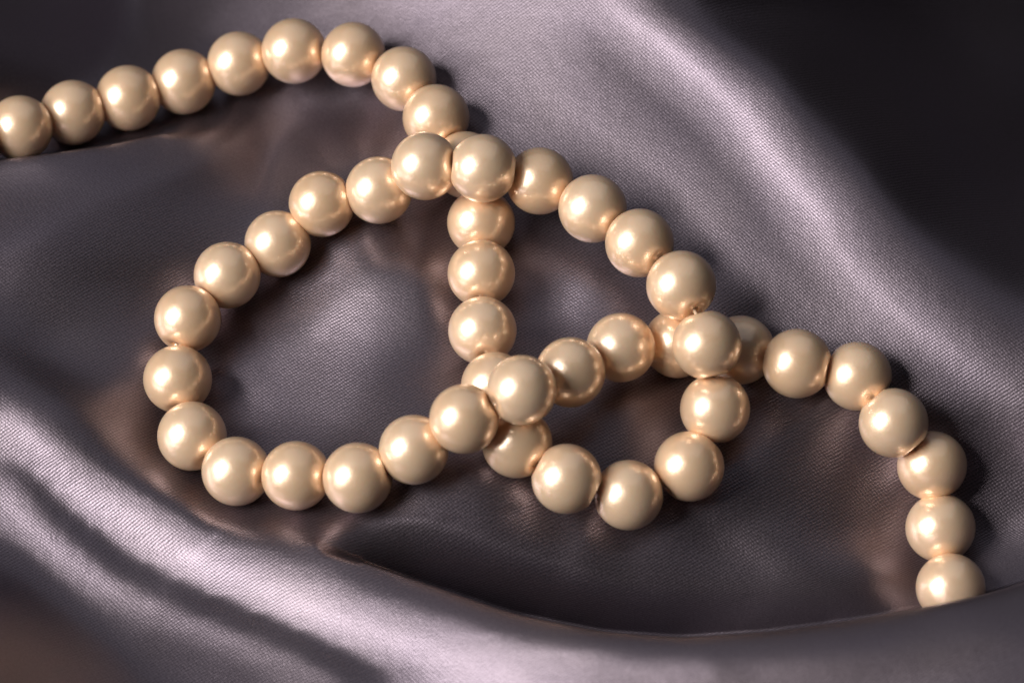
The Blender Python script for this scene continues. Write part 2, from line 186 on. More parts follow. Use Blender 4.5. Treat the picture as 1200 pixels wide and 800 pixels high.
 [458,447,435,423,409,393,375,354,328,297,261,226,193,164,136,110,85,64,49,41,38,39,43,50,59,70,84,98,111,122,128,131,130,128,119,111,108,109,117,127,136,135,107,92,90,103,133,177,226,277,329,381,433,484,531,573,610,644,676,706,735,765,794,823,853,883,912,939,963,985,1004,1022,1040,1057,1074,1091,1108,1126,1144,1162,1180,1200,1219,1238,1257,1276,1295,1313,1331,1349,1366,1383,1400,1419,1440,1463,1488,1515,1545,1576,1608,1638,1663,1686,1705,1720,1724,1708,1669,1614,1545,1463,1369,1265,1152,1032,909,782,652,522,390,259,128,-2,-131,-258,-383,-507,-629,-748,-864,-977,-1087,-1192,-1289,-1378,-1463,-1544,-1623,-1700,-1775,-1850,-1925],
 [399,386,372,358,343,326,308,288,266,240,213,186,162,142,125,110,96,86,81,82,89,98,109,121,134,148,161,173,185,187,186,183,177,170,159,150,144,143,148,155,159,151,115,95,95,116,159,212,269,326,382,437,490,539,581,616,645,670,694,717,740,764,788,814,840,866,893,917,939,957,975,991,1007,1024,1040,1057,1074,1091,1109,1126,1145,1163,1183,1203,1223,1243,1262,1282,1301,1320,1339,1357,1374,1391,1411,1432,1457,1482,1511,1541,1574,1605,1632,1657,1679,1697,1709,1713,1695,1658,1603,1534,1451,1355,1247,1132,1011,886,758,628,497,366,234,103,-27,-155,-283,-412,-538,-662,-783,-901,-1015,-1124,-1222,-1311,-1395,-1475,-1553,-1628,-1702,-1776,-1849],
 [337,323,308,292,277,260,243,226,207,187,168,148,134,124,117,113,109,109,116,127,142,159,176,192,208,218,228,237,243,242,237,230,221,210,198,187,179,176,176,177,175,161,119,99,106,140,193,255,318,380,440,496,551,599,638,666,686,702,716,730,746,763,782,803,825,848,871,893,912,929,945,961,976,992,1008,1025,1042,1059,1076,1093,1111,1130,1149,1168,1189,1209,1230,1251,1271,1291,1310,1329,1348,1366,1384,1404,1427,1451,1478,1506,1538,1570,1599,1627,1650,1671,1686,1699,1701,1684,1647,1593,1521,1435,1336,1226,1109,986,860,731,601,470,339,208,77,-54,-184,-314,-444,-571,-696,-818,-935,-1046,-1145,-1235,-1318,-1397,-1472,-1546,-1619,-1691,-1763],
 [275,259,244,228,212,196,180,164,149,135,123,112,107,107,111,115,119,123,146,169,192,215,235,253,268,279,287,292,294,290,283,273,261,248,235,222,212,205,199,194,184,164,121,107,126,173,235,302,370,435,497,554,611,659,694,716,728,734,738,743,751,762,775,791,809,828,848,867,885,900,915,930,946,961,978,994,1011,1028,1045,1062,1080,1097,1116,1135,1156,1176,1198,1219,1240,1261,1282,1302,1321,1340,1358,1377,1398,1421,1446,1473,1503,1534,1566,1595,1619,1642,1662,1678,1689,1691,1674,1637,1579,1505,1415,1312,1200,1081,957,831,703,573,442,311,180,49,-83,-214,-345,-475,-602,-727,-847,-959,-1058,-1147,-1230,-1307,-1381,-1454,-1525,-1596,-1666],
 [212,196,180,164,148,132,117,103,89,97,103,107,112,120,130,141,153,166,191,218,244,268,290,308,322,332,338,340,339,333,324,312,298,283,268,254,241,230,219,207,191,166,128,124,156,213,281,352,423,490,552,610,666,713,744,760,764,762,757,754,754,758,766,777,791,807,823,840,856,872,886,901,916,932,948,965,983,1001,1018,1034,1051,1068,1086,1105,1125,1145,1166,1187,1209,1231,1252,1273,1294,1314,1333,1351,1371,1392,1416,1441,1469,1499,1530,1560,1587,1612,1633,1652,1666,1678,1681,1664,1623,1562,1482,1388,1282,1169,1049,926,800,673,544,414,283,152,20,-111,-243,-373,-502,-628,-749,-861,-960,-1049,-1130,-1207,-1280,-1351,-1420,-1490,-1559],
 [191,176,161,147,132,119,107,98,94,104,118,130,143,157,172,188,204,223,247,274,299,323,343,360,372,380,384,383,379,371,360,347,331,315,298,282,266,252,237,221,201,176,147,154,196,258,329,402,473,539,600,657,710,751,776,786,786,778,767,758,753,751,754,761,771,783,797,812,828,842,857,871,886,902,919,937,956,975,992,1008,1024,1041,1059,1077,1096,1115,1135,1156,1178,1200,1222,1244,1266,1287,1307,1326,1345,1365,1387,1410,1436,1464,1494,1525,1553,1580,1603,1624,1642,1658,1669,1671,1650,1606,1538,1454,1357,1249,1135,1016,894,769,643,515,386,257,126,-4,-135,-266,-394,-520,-641,-753,-851,-939,-1020,-1095,-1167,-1237,-1305,-1373,-1441],
 [206,193,180,167,155,145,137,133,136,147,163,180,197,214,232,250,269,289,311,335,358,379,396,410,419,424,425,422,416,406,393,377,360,343,324,306,289,273,256,238,219,197,180,193,240,304,375,446,514,578,637,692,740,774,793,799,796,785,771,757,747,741,739,742,748,758,770,784,799,814,828,841,857,873,890,908,927,947,966,982,999,1016,1033,1051,1070,1088,1108,1127,1148,1169,1192,1215,1237,1259,1280,1301,1321,1340,1359,1381,1405,1431,1459,1487,1517,1545,1570,1594,1614,1633,1647,1659,1657,1633,1581,1509,1421,1322,1215,1101,984,863,740,616,490,364,235,107,-23,-152,-280,-404,-524,-635,-732,-819,-899,-973,-1044,-1112,-1179,-1246,-1313],
 [250,239,228,217,208,201,197,197,203,215,232,250,268,287,305,323,342,361,380,400,419,435,448,458,464,466,464,458,449,437,422,405,386,367,347,328,310,292,275,259,243,229,220,237,284,346,413,478,542,603,660,713,756,784,799,803,798,785,769,752,738,728,722,722,725,731,742,755,770,785,800,813,829,845,861,879,897,915,934,953,971,989,1008,1027,1045,1063,1081,1100,1120,1140,1162,1185,1209,1232,1254,1275,1296,1315,1334,1353,1375,1399,1424,1451,1480,1510,1537,1562,1585,1605,1623,1636,1645,1641,1608,1552,1476,1387,1287,1181,1069,954,836,717,595,472,348,222,95,-32,-157,-280,-398,-508,-604,-689,-768,-841,-911,-978,-1044,-1110,-1175],
 [316,306,297,289,282,278,277,280,288,300,316,334,352,370,387,404,420,436,452,467,480,491,499,504,506,504,498,490,478,464,447,428,408,388,367,347,327,310,294,280,269,262,260,279,323,380,439,499,558,615,669,717,756,783,797,801,795,782,763,744,727,714,705,701,702,705,714,728,743,759,774,788,803,819,835,850,866,883,902,922,943,963,983,1003,1022,1040,1058,1076,1095,1114,1134,1156,1180,1204,1227,1249,1270,1290,1308,1326,1346,1367,1391,1416,1444,1473,1502,1529,1553,1575,1594,1609,1621,1628,1617,1580,1520,1443,1353,1254,1150,1041,930,817,701,583,463,341,218,94,-29,-149,-265,-372,-466,-551,-628,-700,-768,-835,-900,-964,-1028],
 [397,389,381,374,370,367,369,374,383,395,410,426,443,458,473,487,500,512,523,532,540,545,548,548,544,538,529,518,503,487,468,448,426,404,382,361,342,324,309,298,292,291,295,316,356,406,457,511,565,618,669,714,750,776,792,796,791,777,758,737,717,702,690,683,680,682,690,703,718,735,751,766,780,796,810,824,838,852,871,893,916,938,960,980,1000,1018,1036,1054,1071,1089,1108,1128,1152,1176,1199,1222,1243,1263,1282,1299,1317,1337,1359,1383,1409,1436,1465,1494,1520,1543,1563,1580,1593,1603,1606,1591,1550,1488,1410,1322,1226,1126,1023,916,807,696,581,465,346,226,106,-12,-124,-229,-321,-404,-480,-551,-618,-683,-747,-811,-874],
 [487,480,473,467,464,463,466,472,481,493,507,521,535,548,560,570,578,585,590,594,595,595,592,586,578,568,555,541,524,505,484,462,440,416,394,372,351,334,320,310,307,311,320,344,380,422,466,514,565,616,664,707,742,769,786,792,786,774,755,732,712,694,680,669,662,663,670,683,698,714,731,747,762,776,790,802,815,827,845,868,892,915,938,960,979,997,1015,1032,1049,1066,1084,1102,1124,1147,1171,1194,1216,1236,1254,1272,1289,1307,1329,1352,1376,1402,1429,1458,1485,1509,1529,1548,1562,1573,1582,1583,1563,1521,1458,1382,1298,1208,1113,1016,915,810,702,591,477,361,245,131,21,-80,-170,-251,-326,-395,-462,-526,-589,-651,-714],
 [579,572,566,561,558,558,562,568,577,589,601,613,624,633,641,647,650,652,652,649,645,638,629,619,606,592,575,558,538,517,495,472,448,423,400,377,356,338,324,316,313,318,330,354,386,424,465,510,559,610,658,700,737,764,782,787,783,772,755,734,715,696,678,663,652,651,657,668,682,699,715,731,747,760,772,784,796,808,826,849,873,897,920,941,960,977,993,1010,1027,1044,1060,1077,1097,1119,1142,1166,1187,1207,1227,1245,1262,1279,1299,1320,1344,1368,1394,1421,1448,1473,1494,1513,1529,1542,1552,1560,1559,1537,1493,1434,1362,1284,1200,1112,1020,923,822,717,608,497,386,276,170,72,-15,-94,-166,-235,-300,-364,-426,-487,-548],
 [667,660,654,649,647,647,650,656,665,675,686,695,703,709,712,713,712,709,703,695,685,672,658,643,626,607,588,567,546,523,499,475,450,425,400,377,356,337,323,314,312,316,330,354,384,419,459,502,552,603,652,696,732,759,776,783,781,775,764,749,730,709,688,668,652,647,650,659,673,688,705,721,737,750,760,772,784,798,815,837,860,884,905,925,942,958,973,988,1004,1020,1036,1053,1071,1091,1113,1136,1158,1179,1198,1217,1235,1252,1270,1290,1312,1335,1360,1385,1411,1436,1457,1477,1494,1509,1521,1531,1537,1535,1512,1472,1416,1351,1279,1202,1120,1032,939,841,739,634,528,423,322,227,143,66,-5,-72,-136,-199,-260,-320,-380],
 [744,737,731,725,722,722,724,730,738,748,756,763,767,769,768,765,760,752,741,728,712,695,676,656,635,613,591,568,545,521,496,470,445,419,394,370,349,331,317,309,306,311,326,349,377,411,450,495,545,597,647,691,726,754,771,779,783,784,781,771,756,734,708,682,661,650,650,656,668,682,699,716,731,744,754,765,780,796,813,834,855,877,896,914,929,942,955,968,981,996,1012,1028,1045,1064,1084,1106,1128,1150,1170,1189,1207,1224,1242,1260,1281,1302,1325,1348,1373,1398,1420,1441,1459,1476,1489,1501,1509,1515,1512,1492,1455,1406,1347,1281,1209,1132,1049,959,864,766,667,568,472,382,301,227,157,91,28,-33,-93,-153,-212],
 [805,797,790,784,779,777,778,783,790,798,804,808,809,807,803,796,787,775,761,744,724,703,680,656,632,608,583,559,534,509,483,457,431,405,380,357,337,320,307,300,298,305,320,342,369,401,439,485,537,590,640,683,719,748,768,781,790,797,801,798,786,764,734,703,676,659,654,658,667,680,696,713,729,742,752,764,780,798,818,839,859,877,893,906,918,928,938,948,959,971,986,1003,1020,1038,1057,1077,1099,1120,1141,1160,1178,1196,1213,1230,1249,1269,1290,1311,1335,1359,1382,1403,1422,1440,1455,1468,1479,1488,1495,1493,1475,1444,1399,1346,1285,1219,1146,1066,981,891,800,708,618,533,456,385,317,253,191,131,72,13,-44],
 [842,834,825,818,812,808,807,809,814,821,822,822,820,816,809,800,788,774,757,738,716,692,667,641,615,589,563,537,511,486,460,433,407,381,357,335,317,303,293,288,290,299,315,335,360,390,428,474,527,581,632,675,712,745,769,787,801,813,821,822,814,792,760,725,693,672,662,662,668,679,694,711,727,741,751,763,781,802,823,845,864,879,891,901,909,917,924,931,939,947,961,977,995,1014,1032,1050,1070,1090,1111,1130,1149,1167,1184,1200,1217,1235,1254,1274,1296,1318,1342,1365,1385,1404,1420,1435,1448,1460,1469,1477,1475,1461,1433,1393,1345,1290,1228,1159,1084,1005,922,839,757,679,606,537,472,410,349,290,233,176,119],
 [848,839,830,822,815,809,805,803,803,804,800,796,791,786,779,769,756,742,725,706,684,660,634,608,581,554,527,501,475,449,423,396,370,345,322,303,290,281,276,276,282,293,310,329,352,380,416,463,517,571,621,665,705,740,769,793,811,825,835,840,834,814,781,743,708,684,670,666,669,678,692,708,724,738,748,762,780,803,826,848,866,879,888,895,901,906,912,917,923,930,941,955,972,990,1008,1025,1043,1061,1080,1099,1117,1135,1152,1169,1185,1201,1218,1237,1257,1278,1300,1324,1345,1365,1384,1401,1416,1430,1442,1452,1459,1459,1446,1422,1387,1343,1292,1234,1171,1102,1030,957,884,814,746,682,619,559,500,443,387,332,277],
 [853,844,834,825,815,807,799,791,784,777,771,766,761,756,748,737,724,709,692,672,650,626,600,573,545,518,490,463,436,410,383,356,331,307,285,271,263,259,260,265,274,287,304,324,346,373,408,454,506,559,609,655,696,733,765,791,812,827,838,845,843,825,793,755,719,693,676,669,669,676,688,703,719,732,743,757,776,799,824,848,866,878,885,888,892,896,901,905,909,915,923,935,950,966,983,1000,1016,1032,1049,1066,1084,1101,1119,1135,1151,1166,1182,1199,1218,1238,1259,1282,1305,1327,1347,1366,1383,1399,1413,1424,1434,1441,1441,1431,1410,1380,1341,1294,1241,1183,1121,1059,997,935,875,815,756,698,642,587,533,480,427],
 [859,849,838,827,816,805,792,780,766,753,744,738,733,727,717,705,692,677,659,639,617,592,566,538,510,482,454,425,398,370,342,316,292,270,250,241,238,240,245,254,265,280,298,317,339,366,401,445,494,546,596,643,685,721,753,780,800,816,829,838,839,826,797,761,726,698,679,669,667,672,682,696,711,724,734,747,766,788,814,840,860,873,879,881,882,885,889,893,896,900,906,915,927,942,958,974,989,1003,1018,1033,1050,1066,1083,1099,1115,1131,1146,1162,1180,1199,1220,1241,1264,1287,1309,1329,1348,1365,1381,1394,1405,1415,1422,1423,1415,1398,1372,1337,1295,1247,1196,1144,1092,1041,988,934,880,826,772,720,668,618,567],
 [865,854,843,831,818,804,788,771,753,736,724,715,708,699,687,674,660,645,627,607,586,562,536,508,480,451,422,392,362,333,304,277,254,234,219,216,218,224,233,245,258,274,293,313,335,361,395,438,486,537,586,631,671,706,736,762,783,799,812,822,827,818,793,761,727,698,678,667,663,667,675,688,701,713,723,734,752,773,798,825,847,861,868,872,872,874,877,880,882,884,888,894,903,916,931,946,960,973,986,1000,1015,1030,1047,1063,1079,1095,1110,1126,1143,1161,1181,1201,1223,1246,1269,1291,1311,1330,1346,1362,1375,1387,1396,1402,1404,1400,1386,1364,1334,1298,1257,1214,1172,1131,1086,1038,989,939,889,839,791,743,695],
 [872,860,849,836,822,806,788,768,747,727,711,697,685,672,657,643,628,613,596,577,557,534,510,483,455,426,396,364,332,301,271,245,225,209,199,198,202,211,223,237,253,269,288,308,331,358,393,434,481,529,575,616,654,686,715,742,762,779,792,803,808,803,783,755,723,695,673,661,657,659,666,678,690,701,709,720,736,756,780,805,826,842,853,859,861,862,863,865,867,867,869,872,878,888,903,917,930,942,954,967,981,995,1011,1027,1042,1058,1074,1090,1107,1124,1143,1163,1184,1205,1228,1251,1272,1291,1310,1327,1342,1356,1366,1375,1382,1386,1383,1374,1356,1332,1302,1269,1237,1204,1167,1126,1082,1036,990,944,899,854,810],
 [878,867,856,843,828,812,793,771,748,724,704,684,666,648,630,613,597,581,564,547,528,508,485,461,434,406,375,342,308,276,247,224,206,192,185,185,191,202,215,230,246,264,283,304,329,359,394,434,477,520,561,598,634,666,695,720,741,758,771,781,787,785,769,744,715,687,666,654,649,650,656,667,678,687,695,704,719,737,761,785,806,823,836,845,848,849,850,850,851,850,849,850,853,859,873,885,897,908,920,932,946,960,975,990,1006,1021,1038,1054,1071,1088,1105,1124,1144,1164,1186,1208,1231,1252,1271,1290,1306,1322,1335,1346,1355,1363,1367,1367,1360,1347,1329,1307,1284,1260,1230,1195,1157,1116,1075,1033,992,951,910],
 [885,875,864,851,838,822,803,781,757,730,705,679,655,631,608,587,567,550,533,517,500,482,462,439,415,388,358,325,292,260,234,212,194,182,176,177,183,194,209,224,241,259,280,303,330,361,395,431,469,507,543,579,614,646,675,699,719,735,749,759,765,764,751,729,702,677,657,646,641,641,646,656,666,675,682,689,702,720,743,768,788,806,820,830,835,837,837,836,835,832,830,828,828,830,841,851,862,873,885,898,911,925,940,955,970,986,1002,1017,1034,1050,1068,1086,1105,1125,1145,1166,1187,1210,1231,1250,1268,1284,1299,1313,1324,1334,1341,1347,1348,1345,1337,1326,1313,1298,1275,1247,1214,1179,1142,1105,1068,1031,994],
 [892,882,872,861,849,834,817,797,773,745,715,684,653,622,593,565,541,521,504,489,473,457,440,420,398,373,346,316,286,257,230,207,189,177,171,171,178,191,206,221,238,257,280,305,333,362,393,424,457,490,524,560,595,627,655,679,698,714,727,737,743,742,732,713,688,665,648,638,633,634,638,646,655,664,671,678,690,707,730,753,774,792,807,817,822,825,824,822,820,816,813,809,807,807,812,819,827,838,850,863,877,890,905,920,936,951,965,981,997,1013,1031,1048,1067,1086,1105,1124,1144,1165,1187,1208,1227,1245,1262,1277,1290,1302,1311,1319,1325,1328,1328,1326,1323,1317,1301,1279,1252,1223,1192,1160,1127,1095,1063],
 [897,889,880,871,861,849,834,817,795,769,737,701,662,623,585,551,522,499,481,466,452,438,423,406,386,364,341,315,289,261,233,208,188,174,167,168,175,189,205,222,240,259,282,307,333,359,386,412,440,472,507,543,577,608,636,659,678,694,707,716,722,721,712,695,673,653,639,631,627,628,632,639,648,657,664,672,684,701,722,744,764,782,796,806,812,814,813,811,807,802,797,792,788,787,789,793,799,808,819,831,843,857,872,887,901,915,930,945,961,978,995,1012,1030,1048,1065,1083,1102,1121,1141,1162,1183,1203,1221,1237,1252,1266,1277,1287,1295,1301,1306,1309,1313,1317,1308,1293,1273,1250,1224,1198,1171,1143,1116],
 [900,893,886,879,872,863,853,840,822,799,767,728,682,635,589,548,513,485,466,451,438,426,412,397,379,360,339,317,293,267,238,210,187,171,164,165,174,189,207,225,243,261,282,304,328,351,374,397,423,455,492,528,561,591,618,642,661,678,690,700,704,703,694,678,659,644,633,627,625,627,631,637,645,654,663,672,684,699,718,739,759,777,791,800,805,806,804,800,796,790,783,777,772,769,768,770,774,782,791,801,812,825,842,859,872,884,896,911,927,943,960,977,993,1010,1026,1042,1060,1078,1096,1116,1136,1157,1177,1195,1211,1227,1240,1252,1262,1270,1277,1284,1291,1299,1297,1289,1276,1260,1241,1220,1198,1176,1153],
 [900,895,890,885,880,875,869,861,850,832,803,763,714,661,609,560,519,487,464,447,432,419,406,391,375,357,337,317,294,269,240,210,185,168,159,160,172,188,207,225,243,259,277,296,317,338,359,382,410,443,479,514,547,577,604,628,648,666,680,689,693,692,683,669,653,641,633,629,629,631,635,640,648,657,667,677,690,705,723,742,760,777,789,798,801,800,797,792,786,779,771,763,757,752,749,749,752,758,767,777,787,798,817,834,847,857,868,879,894,911,926,941,957,972,988,1003,1019,1036,1053,1070,1089,1109,1129,1150,1168,1184,1199,1212,1224,1235,1244,1253,1261,1271,1274,1273,1266,1256,1243,1228,1211,1194,1176],
 [896,892,889,886,883,881,879,876,871,860,835,800,753,701,648,596,549,510,481,457,438,421,405,389,372,354,335,314,290,264,234,204,179,161,153,155,167,185,203,220,236,251,267,283,303,323,344,369,398,432,468,502,535,565,593,618,641,661,677,687,692,691,683,671,659,648,642,640,640,642,645,649,656,665,676,687,700,715,732,750,767,782,793,799,801,798,792,784,777,769,760,750,742,735,731,729,731,738,746,757,770,785,801,815,826,836,845,854,865,881,896,909,922,936,950,965,980,995,1011,1026,1043,1061,1080,1100,1120,1138,1155,1170,1183,1196,1207,1218,1228,1238,1244,1247,1246,1241,1234,1224,1212,1199,1185],
 [888,885,883,881,880,880,881,882,881,875,856,828,791,749,701,652,603,559,520,487,460,436,414,394,373,352,330,306,280,252,221,191,167,151,144,147,160,177,193,209,223,238,252,269,288,309,332,358,389,423,458,492,525,556,585,614,640,664,683,696,702,702,696,687,677,669,663,660,659,660,662,665,671,678,689,700,714,729,745,762,777,790,799,804,803,798,788,778,769,759,748,737,728,719,712,709,711,718,727,739,755,774,787,798,809,818,826,835,845,857,868,878,889,900,913,927,941,955,969,984,998,1013,1029,1048,1067,1088,1107,1124,1139,1153,1166,1178,1189,1200,1209,1215,1218,1217,1214,1209,1201,1192,1183],
 [876,873,871,870,870,871,874,876,877,875,862,844,820,791,757,716,671,624,578,536,499,466,435,407,379,351,322,293,263,232,201,174,152,138,133,137,150,164,179,193,207,222,237,254,274,296,321,349,381,415,450,484,517,550,582,614,645,674,697,713,721,723,720,714,706,698,692,687,684,683,683,685,689,695,705,716,729,744,760,775,788,800,808,811,808,800,788,774,762,750,737,724,712,701,693,689,690,698,707,720,736,755,769,781,791,800,809,817,827,835,841,847,854,863,875,887,900,913,926,939,952,966,980,996,1014,1034,1054,1073,1091,1107,1121,1135,1147,1159,1169,1178,1183,1186,1187,1185,1181,1176,1170],
 [858,856,854,853,853,854,856,859,860,860,854,845,833,819,799,772,737,695,648,600,554,510,468,428,389,350,312,277,244,210,179,153,133,122,119,124,135,147,159,173,188,205,222,241,262,286,312,342,374,408,442,476,511,546,581,618,655,688,715,735,747,752,752,747,741,732,725,719,714,710,708,707,709,714,722,732,745,759,774,787,800,810,817,819,815,804,789,771,755,740,724,708,693,681,673,668,668,676,687,701,718,735,751,763,773,782,789,797,806,810,812,813,817,823,832,843,854,865,878,891,904,916,930,944,960,978,998,1018,1038,1057,1074,1088,1102,1114,1126,1136,1144,1149,1152,1153,1152,1150,1148],
 [836,833,831,830,829,830,831,832,833,833,834,834,833,830,823,809,787,755,714,666,613,559,506,453,402,353,308,266,227,190,157,130,112,103,102,106,116,127,138,152,168,187,207,229,252,277,305,335,368,402,436,470,506,543,583,624,666,704,736,760,776,784,786,784,778,769,760,752,745,739,734,731,730,733,738,747,759,772,786,798,808,817,823,824,819,806,788,767,746,726,707,688,672,660,653,649,650,656,668,683,700,716,730,743,753,761,767,772,778,780,778,775,775,778,784,793,803,814,826,839,852,865,878,892,906,922,940,960,981,1002,1021,1038,1053,1067,1080,1091,1100,1107,1112,1115,1117,1118,1118],
 [810,807,804,801,800,799,799,800,800,801,806,811,817,824,826,824,813,794,762,719,665,605,543,481,421,364,312,263,217,176,138,109,91,83,82,85,94,106,119,134,151,172,195,219,243,270,299,330,363,396,431,466,503,543,586,632,677,719,756,785,805,816,819,818,812,804,795,786,777,769,761,755,751,750,752,759,770,782,794,804,813,819,823,823,816,802,781,756,732,708,686,666,649,639,634,633,636,643,654,669,684,698,711,722,731,737,741,744,744,742,737,731,728,728,732,739,748,758,770,783,796,810,824,837,851,865,881,899,920,942,964,984,1001,1016,1029,1041,1052,1060,1067,1072,1076,1078,1081],
 [781,777,773,769,766,765,764,764,765,768,775,784,794,805,812,816,813,805,785,751,703,644,579,511,446,383,323,267,216,168,125,91,73,66,64,65,74,87,102,119,138,161,185,211,237,265,294,325,358,392,427,463,502,544,591,639,688,734,775,809,831,844,848,848,844,836,828,818,808,797,787,777,769,764,763,766,775,785,795,804,811,815,817,813,804,788,764,738,711,686,663,641,626,618,617,619,625,634,645,659,672,684,694,704,711,714,714,713,707,700,692,683,677,675,677,683,691,700,711,724,738,752,766,780,793,806,820,836,856,877,901,923,943,960,975,988,999,1008,1016,1023,1029,1033,1038],
 [750,744,739,734,730,727,725,725,726,730,739,749,762,774,784,792,794,793,784,762,724,673,611,544,475,408,343,281,223,168,118,81,63,54,51,52,58,72,90,110,131,155,181,207,234,263,292,323,356,389,424,461,503,548,597,649,700,749,793,829,853,867,872,873,870,864,856,847,836,823,811,798,786,776,771,770,776,784,792,798,803,805,803,796,784,766,741,715,688,662,638,617,603,600,603,610,619,629,640,653,665,674,681,687,690,690,685,678,667,655,643,632,624,620,621,625,631,640,651,663,677,690,704,718,731,744,756,771,789,809,833,856,879,899,915,930,942,952,962,970,977,983,989],
 [717,710,703,697,692,688,685,684,686,691,700,711,724,737,750,760,767,770,767,755,730,690,637,575,508,439,371,304,241,181,126,88,66,54,48,48,53,66,85,106,129,154,180,207,235,264,294,324,356,390,425,463,507,555,607,660,713,763,807,841,867,882,890,892,891,888,881,872,861,847,832,816,800,786,776,771,773,778,783,786,788,787,783,774,760,741,717,690,663,637,612,593,583,586,594,604,615,626,638,649,658,665,669,669,667,661,651,638,624,609,595,581,571,565,564,566,572,580,590,601,614,628,641,654,667,678,690,704,720,739,762,786,810,833,851,867,880,892,902,912,920,929,937],
 [683,675,667,659,652,647,643,641,641,646,654,664,676,689,704,719,729,736,738,735,723,698,656,603,541,474,406,338,272,208,151,110,83,66,57,54,58,70,88,110,134,159,185,213,242,271,300,330,362,395,432,473,518,568,620,673,726,774,815,848,873,890,899,904,906,905,900,892,881,867,850,831,812,794,779,770,767,768,770,771,770,767,761,750,736,716,692,665,637,611,588,574,570,578,590,602,614,625,635,644,651,655,653,648,639,627,613,597,580,564,547,532,519,511,507,508,512,518,527,539,551,564,577,589,601,613,624,636,650,668,689,712,738,763,783,800,814,827,839,850,861,870,880],
 [650,640,631,621,613,606,601,598,596,599,607,616,628,640,654,670,685,696,704,708,706,694,665,623,570,511,447,382,316,251,192,146,114,91,77,70,72,83,99,120,144,169,196,224,253,282,311,341,372,407,445,488,535,585,637,689,738,783,821,851,874,891,901,908,914,915,912,906,897,882,864,843,821,800,781,767,760,756,754,752,749,745,737,726,711,691,667,640,612,586,567,561,564,576,592,605,615,625,632,637,640,639,632,621,607,591,574,556,538,519,501,484,470,459,453,451,453,458,465,476,487,500,512,525,536,547,558,569,582,597,615,638,663,690,711,729,745,760,773,786,798,810,821],
 [619,607,596,585,575,567,561,556,554,556,563,570,579,590,602,616,634,651,663,671,675,674,661,635,594,545,491,433,371,308,247,196,157,127,106,95,92,99,113,133,156,182,210,238,267,296,325,356,389,424,464,507,554,603,654,704,750,789,823,850,872,887,897,905,913,917,916,912,904,891,872,850,826,802,780,763,751,743,737,733,727,721,713,702,686,666,642,615,588,565,552,550,558,573,591,605,614,620,624,625,623,617,606,591,573,555,536,516,497,477,457,438,422,410,401,397,396,398,404,413,424,436,448,460,471,483,494,505,516,529,544,564,588,614,636,656,673,690,705,720,733,747,760],
 [590,576,563,550,539,530,523,518,517,518,526,532,537,542,552,563,578,596,613,625,634,640,641,634,609,575,532,483,429,372,314,259,212,175,146,127,119,121,131,148,170,196,225,254,283,313,344,375,409,445,484,527,572,620,667,713,755,791,822,846,865,879,889,896,904,910,912,910,903,891,873,850,825,799,775,755,739,728,719,712,704,697,688,676,659,639,616,591,565,547,538,540,551,568,587,601,608,610,609,606,601,591,577,559,539,519,499,478,457,436,415,394,377,362,352,346,342,341,345,353,362,374,386,398,409,421,432,442,453,465,478,493,513,538,560,581,600,619,636,653,668,684,699],
 [565,548,532,518,505,495,487,484,484,489,497,504,505,504,504,510,523,539,558,577,589,599,605,608,605,590,562,526,483,435,382,328,277,233,195,167,152,148,154,168,188,213,241,272,303,334,366,399,433,469,508,548,591,635,678,719,757,790,817,839,856,868,877,884,891,897,900,900,894,882,864,842,817,790,764,742,724,710,699,690,681,672,662,648,631,611,589,566,544,531,525,528,541,559,577,590,593,592,588,582,574,562,546,527,506,485,464,442,420,397,375,353,333,317,305,298,292,289,289,294,303,314,326,338,350,361,372,382,393,404,415,428,443,463,485,507,528,549,568,587,604,621,638],
 [544,525,506,489,474,462,453,450,452,459,465,471,475,477,473,470,476,486,501,521,538,552,562,571,578,581,575,556,526,489,445,397,348,300,255,217,193,182,183,194,212,235,264,296,329,362,395,427,461,495,532,570,609,649,687,723,756,786,810,829,844,855,863,869,875,879,882,881,874,862,845,825,801,774,746,724,705,690,677,666,656,646,634,620,602,582,561,541,525,517,514,515,530,547,562,571,570,567,562,554,544,531,514,495,474,452,430,407,384,361,337,314,293,275,261,252,244,238,235,237,245,256,269,282,293,305,315,325,335,345,355,366,379,393,414,436,459,482,503,523,543,561,579],
 [528,506,484,464,446,431,420,414,414,419,425,432,440,446,447,441,434,437,449,464,484,503,517,529,538,547,554,558,548,527,495,458,414,367,319,274,241,224,220,228,245,267,296,329,364,398,431,463,494,526,560,594,629,663,695,726,753,778,799,816,829,838,845,850,853,855,856,853,845,832,816,798,776,751,724,702,683,667,654,642,631,619,606,590,572,553,534,517,506,505,506,509,519,530,540,543,541,538,533,524,513,499,482,463,442,419,397,374,350,326,301,277,254,234,219,207,197,188,183,182,189,201,216,230,240,251,261,271,280,289,298,308,318,330,349,372,396,420,442,464,485,504,524],
 [519,493,468,445,423,404,389,379,375,376,384,392,402,411,416,417,406,400,407,417,431,450,468,484,499,512,523,533,539,541,526,502,469,429,382,336,298,273,267,274,291,315,345,378,411,444,476,506,536,564,593,621,650,678,704,727,748,768,785,800,810,818,823,825,825,825,823,818,809,796,781,765,746,724,700,677,658,642,629,617,605,593,579,562,543,523,506,493,487,491,495,499,504,509,513,512,510,507,500,491,479,465,449,430,410,388,365,342,318,293,268,242,217,195,177,162,150,140,132,128,135,148,165,181,190,200,210,219,228,237,245,253,263,272,291,315,339,364,387,410,432,452,473],
